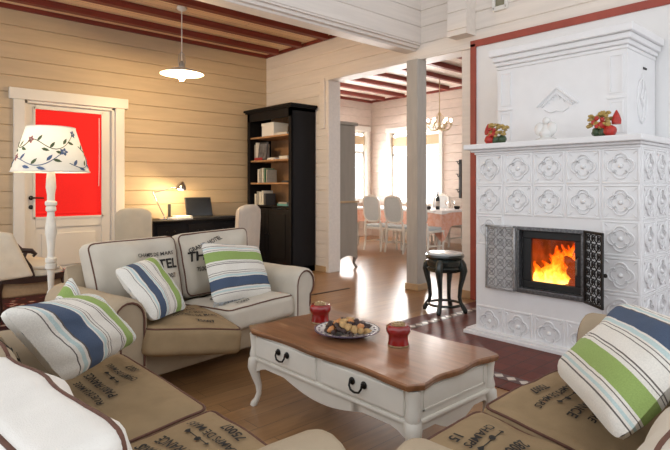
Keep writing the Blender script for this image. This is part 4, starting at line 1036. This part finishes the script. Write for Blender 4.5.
# ------------------------------------------------------------------ floor lamp
FL = thing('floor_lamp', 'white turned wood floor lamp with flower embroidered shade', 'lamp', (1.03, 4.05, 0))
b = B(); b.lathe([(.15,0),(.155,.012),(.15,.03),(.12,.04),(.06,.055),(.035,.08),(.028,.10)], 32); b.build('base', M['lampwood'], FL)
b = B(); b.lathe([(r*.82,z) for r,z in [(.026,.09),(.030,.14),(.036,.22),(.028,.34),(.024,.42),(.030,.44),(.030,.47),(.022,.48),(.026,.56),(.030,.62),(.045,.63),(.045,.66),(.032,.67),(.045,.675),(.045,.70),(.030,.71),
    (.026,.74),(.034,.82),(.045,.88),(.042,.93),(.030,1.00),(.028,1.02),(.040,1.03),(.040,1.05),(.034,1.06),(.046,1.07),(.046,1.09),(.030,1.10),(.030,1.14),(.040,1.19),(.036,1.25),(.026,1.32),(.024,1.36)]], 24)
b.build('pole', M['lampwood'], FL)
z0, z1, r0, r1 = 1.297, 1.602, .245, .152
def shp(a, h, off=0): r = r0+(r1-r0)*h + off; return V((r*math.cos(a), r*math.sin(a), z0+(z1-z0)*h))
b = B(); n = 48
b.add([shp(2*PI*k/n, h, .0 if q == 0 else -.004) for q in (0,) for h in (0,1) for k in range(n)], [(k,(k+1)%n,n+(k+1)%n,n+k) for k in range(n)])
sh = b.build('lamp_shade', M['shade'], FL, smooth=60)
b = B(); b.tube([shp(2*PI*k/n, 0) for k in range(n)], .004, 6, closed=True); b.build('rim', M['lampwood'], sh); b = B(); b.tube([shp(2*PI*k/n, 1) for k in range(n)], .004, 6, closed=True); b.build('rim', M['lampwood'], sh)
b = B(); rnd = random.Random(5)
def leaf(a, h, ang, L, w, mi):
    b.m = mi; pts = [(-L,0),(-.4*L,w),(.3*L,w*.9),(L,0),(.3*L,-w*.9),(-.4*L,-w)]; ca, sa = math.cos(ang), math.sin(ang); vs = []
    for x, y in pts:
        X, Y = x*ca-y*sa, x*sa+y*ca; vs.append(shp(a + X/.21, h + Y/.31, .0025))
    b.add(vs, [(0,1,2,3,4,5)])
for s in range(4):
    a0 = s*PI/2 + .25
    for (da, hh, am, mi) in ((0,.16,.13,1),(.5,.55,.16,0)):
        P = [(a0+da+t*1.45, hh+am*math.sin(t*PI*1.6+s)+.18*t) for t in [k/14 for k in range(15)]]
        b.m = mi; b.tube([shp(a, h, .0025) for a, h in P], .0026, 4)
        for k in range(2, 14, 2):
            a, h = P[k]; sg = 1 if k % 4 else -1; leaf(a, min(.93, max(.06, h+sg*.085)), .6*sg+.3, .027, .010, mi if k % 3 else 0)
        a, h = P[-1]
        b.m = 2 if s % 2 else 1; hc = min(.85, h)
        for q in range(5):
            g = q*1.2566; leaf(a+.016*math.cos(g)/.21, hc+.016*math.sin(g)/.31, g, .013, .009, 2 if (s+da > 0 and s % 2) else 1)
b.build('embroidered_vine', [M['vine_g'], M['vine_b'], M['vine_r']], sh, smooth=0, fix=False)
b = B(); b.sphere((0,0,1.43), .035); b.rod((0,0,1.355),(0,0,1.40),.016); b.build('bulb', mat('warm_bulb', (1,.9,.7), .4, emit=(1,.78,.45), estr=2, noise_amt=.01), FL)

# ------------------------------------------------------------------ carved chair at far left, rug
ch = thing('carved_armchair', 'dark carved wood armchair with cream cushions in front of the door', 'armchair', (1.18, 5.48, 0))
b = B(); b.rtube([(-.24,-.27,.40),(-.05,-.285,.385),(.1,-.285,.385),(.27,-.27,.41)], .05, .05, (0,1,0)); b.rtube([(.27,-.27,.41),(.28,0,.40),(.27,.27,.41)], .05, .05, (1,0,0)); b.rtube([(-.24,.27,.40),(0,.285,.385),(.27,.27,.41)], .05, .05, (0,1,0)); b.build('seat_frame', M['darkwood'], ch)
b = B(); b.box(-.25, .25, -.25, .25, .24, .405, .02); b.build('seat_base', M['buff'], ch, smooth=50)
box_cushion('seat_cushion', M['cloth_w'], ch, [(-.22,-.25,.48),(.26,-.25,.465),(.26,.25,.465),(-.22,.25,.48)], .085, .035, .02, 31, rims=())
box_cushion('back_cushion', M['cloth_w'], ch, [(-.20,-.25,.46),(-.20,.25,.46),(-.29,.25,.86),(-.29,-.25,.86)], .09, .04, .03, 32, rims=())
box_cushion('loose_cover', M['cloth_w'], ch, [(-.36,-.325,.40),(.0,-.325,.42),(-.16,-.315,.80),(-.40,-.315,.85)], .05, .02, .012, 34, rims=(), wr=.012)
b = B(); b.rtube([(-.26,-.26,.40),(-.31,-.26,.62),(-.36,-.26,.86)], .04, .04, (0,1,0)); b.rtube([(-.26,.26,.40),(-.31,.26,.62),(-.36,.26,.86)], .04, .04, (0,1,0)); b.rtube([(-.36,-.28,.86),(-.365,0,.90),(-.36,.28,.86)], .04, .04, (1,0,0)); b.build('back_frame', M['darkwood'], ch)
for sy in (-.275, .275):
    b = B(); b.tube([(-.30,sy,.62),(-.2,sy,.64),(-.09,sy,.645),(-.01,sy,.635),(.02,sy,.605),(0,sy,.585)], [.02,.022,.022,.022,.018,.012], 8); b.tube([(-.05,sy,.64),(-.07,sy,.58),(-.02,sy,.50),(.0,sy,.41)], [.018,.016,.016,.02], 8); b.build('armrest', M['darkwood'], ch)
for sx in (-.24,.25):
    for sy in (-.25,.25):
        b = B(); b.tube([(sx,sy,.41),(sx*1.08,sy*1.05,.30),(sx,sy,.14),(sx*1.1,sy*1.06,0)], [.03,.03,.018,.018], 8); b.build('leg', M['darkwood'], ch)
o = thing('draped_throw', 'cream throw lying folded on the seat of the carved armchair', 'throw', (1.16, 5.48, .50))
box_cushion('fold', M['cloth_w'], o, [(-.12,-.24,.0),(.24,-.29,-.01),(.20,.12,.03),(-.14,.10,.10)], .04, .018, .02, 33, rims=(), wr=.02)
rg = B().box(.2, 2.3, 4.75, 6.55, 0, .012, .004).build('rug', M['rug'], smooth=0); tag(rg, 'dark red patterned rug under the carved armchair', 'rug')

# ------------------------------------------------------------------ pendant lamp
pd = thing('pendant_lamp', 'white enamel pendant lamp, lit, hanging from the beamed ceiling', 'lamp', (2.83, 5.75, 2.5))
pd.location = (2.83, 5.93-.2, 2.49)
b = B(); b.lathe([(.0,.775),(.055,.775),(.06,.75),(.045,.735),(.02,.725),(.0,.725)], 24); b.build('canopy', M['enamel'], pd)
b = B(); b.rod((0,0,.14), (0,0,.73), .006); b.build('cord', M['enamel'], pd)
b = B()
for k in range(4): a = k*PI/2; b.tube([(0,0,.26), (.035*math.cos(a),.035*math.sin(a),.22), (.045*math.cos(a),.045*math.sin(a),.14), (.03*math.cos(a),.03*math.sin(a),.07)], .004, 5)
b.lathe([(.03,.05),(.034,.09),(.028,.13),(.012,.15)], 16); b.build('wire_yoke', M['wire'], pd)
b = B(); b.lathe([(.035,.075),(.06,.07),(.12,.055),(.20,.025),(.245,.002),(.245,-.002),(.20,.019),(.12,.048),(.03,.064)], 40, cap=False); b.build('lamp_shade', M['enamel'], pd, smooth=60)
b = B(); b.sphere((0,0,-.025), .042, (1,1,1.3)); b.rod((0,0,.02),(0,0,.06),.018); b.build('bulb', M['bulb'], pd)

# ------------------------------------------------------------------ dining room
cb = thing('display_cabinet', 'tall taupe cabinet with curved feet behind the opening wall', 'cabinet', (5.33, 6.12, 0))
b = B(); b.box(-.19, .165, -.53, .53, .98, 2.08, .006); b.box(-.19, .19, -.55, .55, .20, .96, .006); b.box(-.2, .20, -.56, .56, 2.08, 2.13, .01); b.build('carcass', M['taupe'], cb, smooth=0)
b = B(); b.box(-.2, .21, -.57, .57, .955, .985, .006); o = b.build('waist_moulding', M['post_foot'], cb, smooth=0)
for s in (-1,1):
    b = B(); b.box(.19, .205, s*.27-.25, s*.27+.25, .26, .92, .005); dd = b.build('door', M['taupe'], cb, smooth=0)
    b = B(); b.sphere((.215, s*.05, .6), .014); b.build('knob', M['dark_pull'], dd)
    b = B(); b.box(.165, .178, s*.26-.24, s*.26+.24, 1.03, 2.02, .005); b.build('glazed_door', M['taupe'], cb, smooth=0)
    for x in (-.16, .16):
        b = B(); b.tube([(x, s*.50, .24), (x*1.1, s*.52, .16), (x*1.0, s*.5, .07), (x*1.2, s*.53, 0)], [.04,.035,.018,.022], 8); b.build('leg', M['taupe'], cb)
b = B()
for k in range(16):
    t0, t1 = -.17+.34*k/16, -.17+.34*(k+1)/16; f = lambda x: .20 - .05*(abs(x)/.17)**2 - .012
    b.prism([(t0,-.55,.205),(t1,-.55,.205),(t1,-.55,f(t1)),(t0,-.55,f(t0))], (0,.02,0))
b.build('apron', M['taupe'], cb, smooth=0)
# table
tb = thing('dining_table', 'long dining table under salmon and white cloths', 'dining table', (8.1, 6.75, 0))
b = B(); b.box(-.48, .48, -1.13, 1.13, .72, .75, .006); b.build('tabletop', M['chairwhite'], tb, smooth=0)
for sx in (-1,1):
    for sy in (-1,1):
        b = B(); b.lathe([(.03,0),(.035,.04),(.025,.1),(.04,.4),(.045,.6),(.04,.72)], 12, c=(sx*.4, sy*1.02, 0)); b.build('leg', M['chairwhite'], tb)
def cloth(hx, hy, z, drop, cdrop, amp, m, name, label):
    n = 120; per = []; b = B()
    L = [(-hx,-hy),(hx,-hy),(hx,hy),(-hx,hy)]
    for s in range(4):
        x0,y0 = L[s]; x1,y1 = L[(s+1)%4]; k = int(n*math.hypot(x1-x0,y1-y0)/(4*(hx+hy)))
        nrm = V((y1-y0, -(x1-x0), 0)).normalized()
        for i in range(k):
            t = i/k; per.append((x0+(x1-x0)*t, y0+(y1-y0)*t, min(t,1-t)*math.hypot(x1-x0,y1-y0), nrm, s))
    rows = 6; N = len(per); vs = []; fs = []
    for j in range(rows+1):
        f = j/rows
        for i, (x,y,dc,nr,s) in enumerate(per):
            q = math.exp(-(dc/.16)**2); d = (drop + (cdrop-drop)*q)*f
            cdir = V((math.copysign(1,x), math.copysign(1,y), 0)).normalized(); dd = nr.lerp(cdir, q)
            w = amp*f*(.6+.9*math.sin(i*.9)+.5*math.sin(i*.37+1)) + .012 + .05*f*q
            p = V((x,y,0)) + dd*max(.004,w); vs.append((p.x, p.y, z-d))
    for j in range(rows):
        for i in range(N): i2 = (i+1) % N; fs.append((j*N+i, j*N+i2, (j+1)*N+i2, (j+1)*N+i))
    fs.append(tuple(range(N))); b.add(vs, fs)
    o = b.build(name, m, smooth=50); o.location = (8.1, 6.75, 0); return tag(o, label, 'tablecloth')
cloth(.50, 1.15, .757, .26, .52, .016, M['salmon'], 'salmon_tablecloth', 'salmon pink cloth hanging in points around the dining table')
cloth(.505, 1.155, .767, .035, .06, .003, M['whitecloth'], 'white_tablecloth', 'white cloth spread over the salmon one on the dining table')
def dining_chair():
    t = thing('dining_chair', 'x', 'chair', (0,0,0), 0, 'white dining chairs around the table')   # faces +x, back at -x
    b = B(); b.box(-.21, .23, -.23, .23, .40, .44, .01); b.build('seat_frame', M['chairwhite'], t, smooth=0)
    b = B(); b.box(-.19, .21, -.21, .21, .44, .49, .02); b.build('seat', M['chairblue'], t, smooth=50)
    path = []
    for s in range(0, 31):
        a = -PI/2*0 + 2*PI*s/30; x = .20*math.copysign(abs(math.cos(a))**.55, math.cos(a)); z = .78 + .235*math.copysign(abs(math.sin(a))**.6, math.sin(a)); path.append((-.22 - .12*(z-.5), x, z))
    b = B(); b.tube(path[:-1], .020, 8, closed=True); b.sphere((-.285,0,1.02), .035, (.5,1.4,.8)); b.build('back_frame', M['chairwhite'], t)
    b = B(); ctr = V((-.22-.12*.28, 0, .78)); vs = [ctr] + [V(p) for p in path[:-1]]; b.add([v + V((.008,0,0)) for v in vs] , [(0,i+1,(i+1) % 30+1) for i in range(30)]); b.add([v + V((-.008,0,0)) for v in vs] , [(0,(i+1) % 30+1,i+1) for i in range(30)])
    b.build('back_panel', M['chairblue'], t, smooth=60)
    for sx in (-1,1):
        for sy in (-1,1):
            b = B()
            if sx < 0: b.tube([(-.22-.12*.05, sy*.185, .57), (-.21, sy*.20, .42), (-.20, sy*.205, .2), (-.24, sy*.21, 0)], [.02,.024,.018,.016], 8)
            else: b.tube([(.20, sy*.205, .42), (.215, sy*.215, .3), (.20, sy*.205, .12), (.22, sy*.215, 0)], [.028,.024,.016,.018], 8)
            b.build('leg', M['chairwhite'], t)
    b = B(); b.rod((-.20,-.2,.17),(.20,-.2,.17),.011); b.rod((-.20,.2,.17),(.20,.2,.17),.011); b.rod((0,-.2,.17),(0,.2,.17),.011); b.build('stretcher', M['chairwhite'], t)
    return t
spots = [(7.40,6.84,0,'white dining chair nearest the taupe cabinet, back to the camera'),(7.40,6.31,0,'white dining chair second from the taupe cabinet, back to the camera'),(7.40,5.78,0,'white dining chair half hidden by the wooden post, back to the camera'),
         (8.88,7.45,PI,'white dining chair across the table, below the wall between the windows'),(8.88,6.75,PI,'white dining chair on the far side of the table behind the post'),(8.88,6.0,PI,'white dining chair on the far side of the table behind the bottle')]
c0 = dining_chair()
for i, (x,y,rz,lab) in enumerate(spots):
    if i == 0: c0.location = (x,y,0); c0.rotation_euler = (0,0,rz); c0['label'] = lab
    else: dup(c0, (x,y,0), rz, lab)
bt = thing('wine_bottle', 'dark wine bottle standing on the dining table', 'bottle', (8.0, 5.98, .7675))
b = B(); b.lathe([(.036,0),(.038,.01),(.038,.19),(.030,.225),(.015,.25),(.0145,.31),(.017,.312),(.017,.325),(0,.325)], 18); b.build('glass', M['bottle'], bt)
b = B(); b.lathe([(.0385,.06),(.0385,.15)], 18, cap=False); b.build('label', M['label'], bt)
def wineglass(x, y, label):
    b = B(); b.lathe([(.032,0),(.03,.004),(.005,.01),(.004,.07),(.02,.09),(.034,.115),(.034,.145),(.030,.165)], 14, cap=False); o = b.build('drinking_glass', M['glass']); o.location = (x,y,.7675); tag(o, label, 'glass', 'glasses on the dining table')
wineglass(8.2, 5.93, 'stemmed glass just right of the wine bottle'); wineglass(8.25, 5.82, 'second stemmed glass right of the wine bottle')
for (x,y,lab) in ((7.85,6.08,'small dark bowl left of the wine bottle'),(8.35,5.80,'small dark bowl right of the glasses')):
    b = B(); b.lathe([(.03,0),(.05,.02),(.06,.06),(.055,.06),(.045,.025),(0,.012)], 16, cap=False); o = b.build('small_bowl', M['iron_d']); o.location = (x,y,.7675); tag(o, lab, 'bowl')
# chandelier
cd = thing('chandelier', 'cream chandelier with lit candle bulbs over the dining table', 'chandelier', (8.15, 6.05, 2.30))
b = B(); b.rod((0,0,.05),(0,0,.97),.008); b.lathe([(.05,.965),(.05,.95),(.015,.92)], 14); b.build('chain', M['brass'], cd)
b = B(); b.lathe([(0,-.06),(.02,-.05),(.03,-.02),(.02,.02),(.03,.06),(.014,.12),(.012,.3)], 14); b.build('stem', M['brass'], cd)
for k in range(6):
    a = k*PI/3+.2; d = V((math.cos(a), math.sin(a), 0))
    b = B(); b.tube([d*.02+V((0,0,.0)), d*.08+V((0,0,-.06)), d*.16+V((0,0,-.05)), d*.21+V((0,0,.01)), d*.21+V((0,0,.05))], .009, 6); b.tube([d*.21+V((0,0,.03)), d*.12+V((0,0,.12)), d*.015+V((0,0,.27))], .005, 5)
    b.lathe([(.03,.04),(.034,.05),(.012,.055),(.012,.09)], 10, c=tuple(d*.21)); br = b.build('arm', M['brass'], cd)
    b = B(); b.sphere(tuple(d*.21+V((0,0,.125))), .026, (1,1,1.4), 10, 7); b.build('bulb', M['bulb_small'], br)
# dark wall holder
wh = thing('wall_candle_holder', 'slim black wrought iron holder hanging on the far dining wall', 'candle holder', (9.36, 6.43, 1.0))
b = B(); b.box(0, .03, -.03, .03, -.05, .75, .004); b.build('back_plate', M['black'], wh, smooth=0)
for z in (.1,.42,.68):
    b = B(); b.tube([(0,0,z),(-.06,.0,z-.03),(-.09,0,z+.02)], .01, 6); b.lathe([(.035,0),(.04,.012),(.02,.012)], 10, c=(-.09,0,z+.02)); b.build('bracket', M['black'], wh)

# ------------------------------------------------------------------ lights and world
def light(kind, name, loc, energy, col, size=.1, rot=None, **kw):
    l = bpy.data.lights.new(name, kind); l.energy = energy; l.color = col
    if kind == 'AREA':
        l.shape = 'RECTANGLE'; l.size = size[0]; l.size_y = size[1]
    else: l.shadow_soft_size = size
    o = bpy.data.objects.new(name, l); C.objects.link(o); o.location = loc
    if rot: o.rotation_euler = rot
    return o
light('POINT', 'pendant_light', (2.83, 5.73, 2.40), 62, (1,.70,.36), .05)
light('POINT', 'desk_light', (3.26, 6.62, 1.13), 20, (1,.72,.38), .03)
light('POINT', 'floor_lamp_light', (1.03, 4.05, 1.46), 12, (1,.80,.55), .05)
light('AREA', 'dining_daylight_far', (9.75, 7.69, 1.75), 620, (1,.97,.94), (1.9,2.2), (0, PI/2, 0))
light('AREA', 'dining_daylight_left', (8.8, 9.35, 1.75), 340, (1,.97,.94), (1.3,2.2), (-PI/2, 0, 0))
w = bpy.data.worlds.new('World'); bpy.context.scene.world = w; w.use_nodes = True
bg = w.node_tree.nodes['Background']; bg.inputs['Color'].default_value = (.93,.96,1,1); bg.inputs['Strength'].default_value = 1.25

cam = bpy.data.cameras.new('camera'); co = bpy.data.objects.new('camera', cam); C.objects.link(co)
co.location = (0,0,1.2); co.rotation_euler = (PI/2, 0, -math.atan2(.6735,.7396))
cam.sensor_width = 36; cam.lens = 533/670*36; cam.shift_y = -39/670; cam.clip_start = .05
sc = bpy.context.scene; sc.camera = co
sc.view_settings.view_transform = 'Standard'; sc.view_settings.look = 'None'; sc.view_settings.gamma = 1; sc.view_settings.use_curve_mapping = False
sc.view_settings.exposure = 0.25
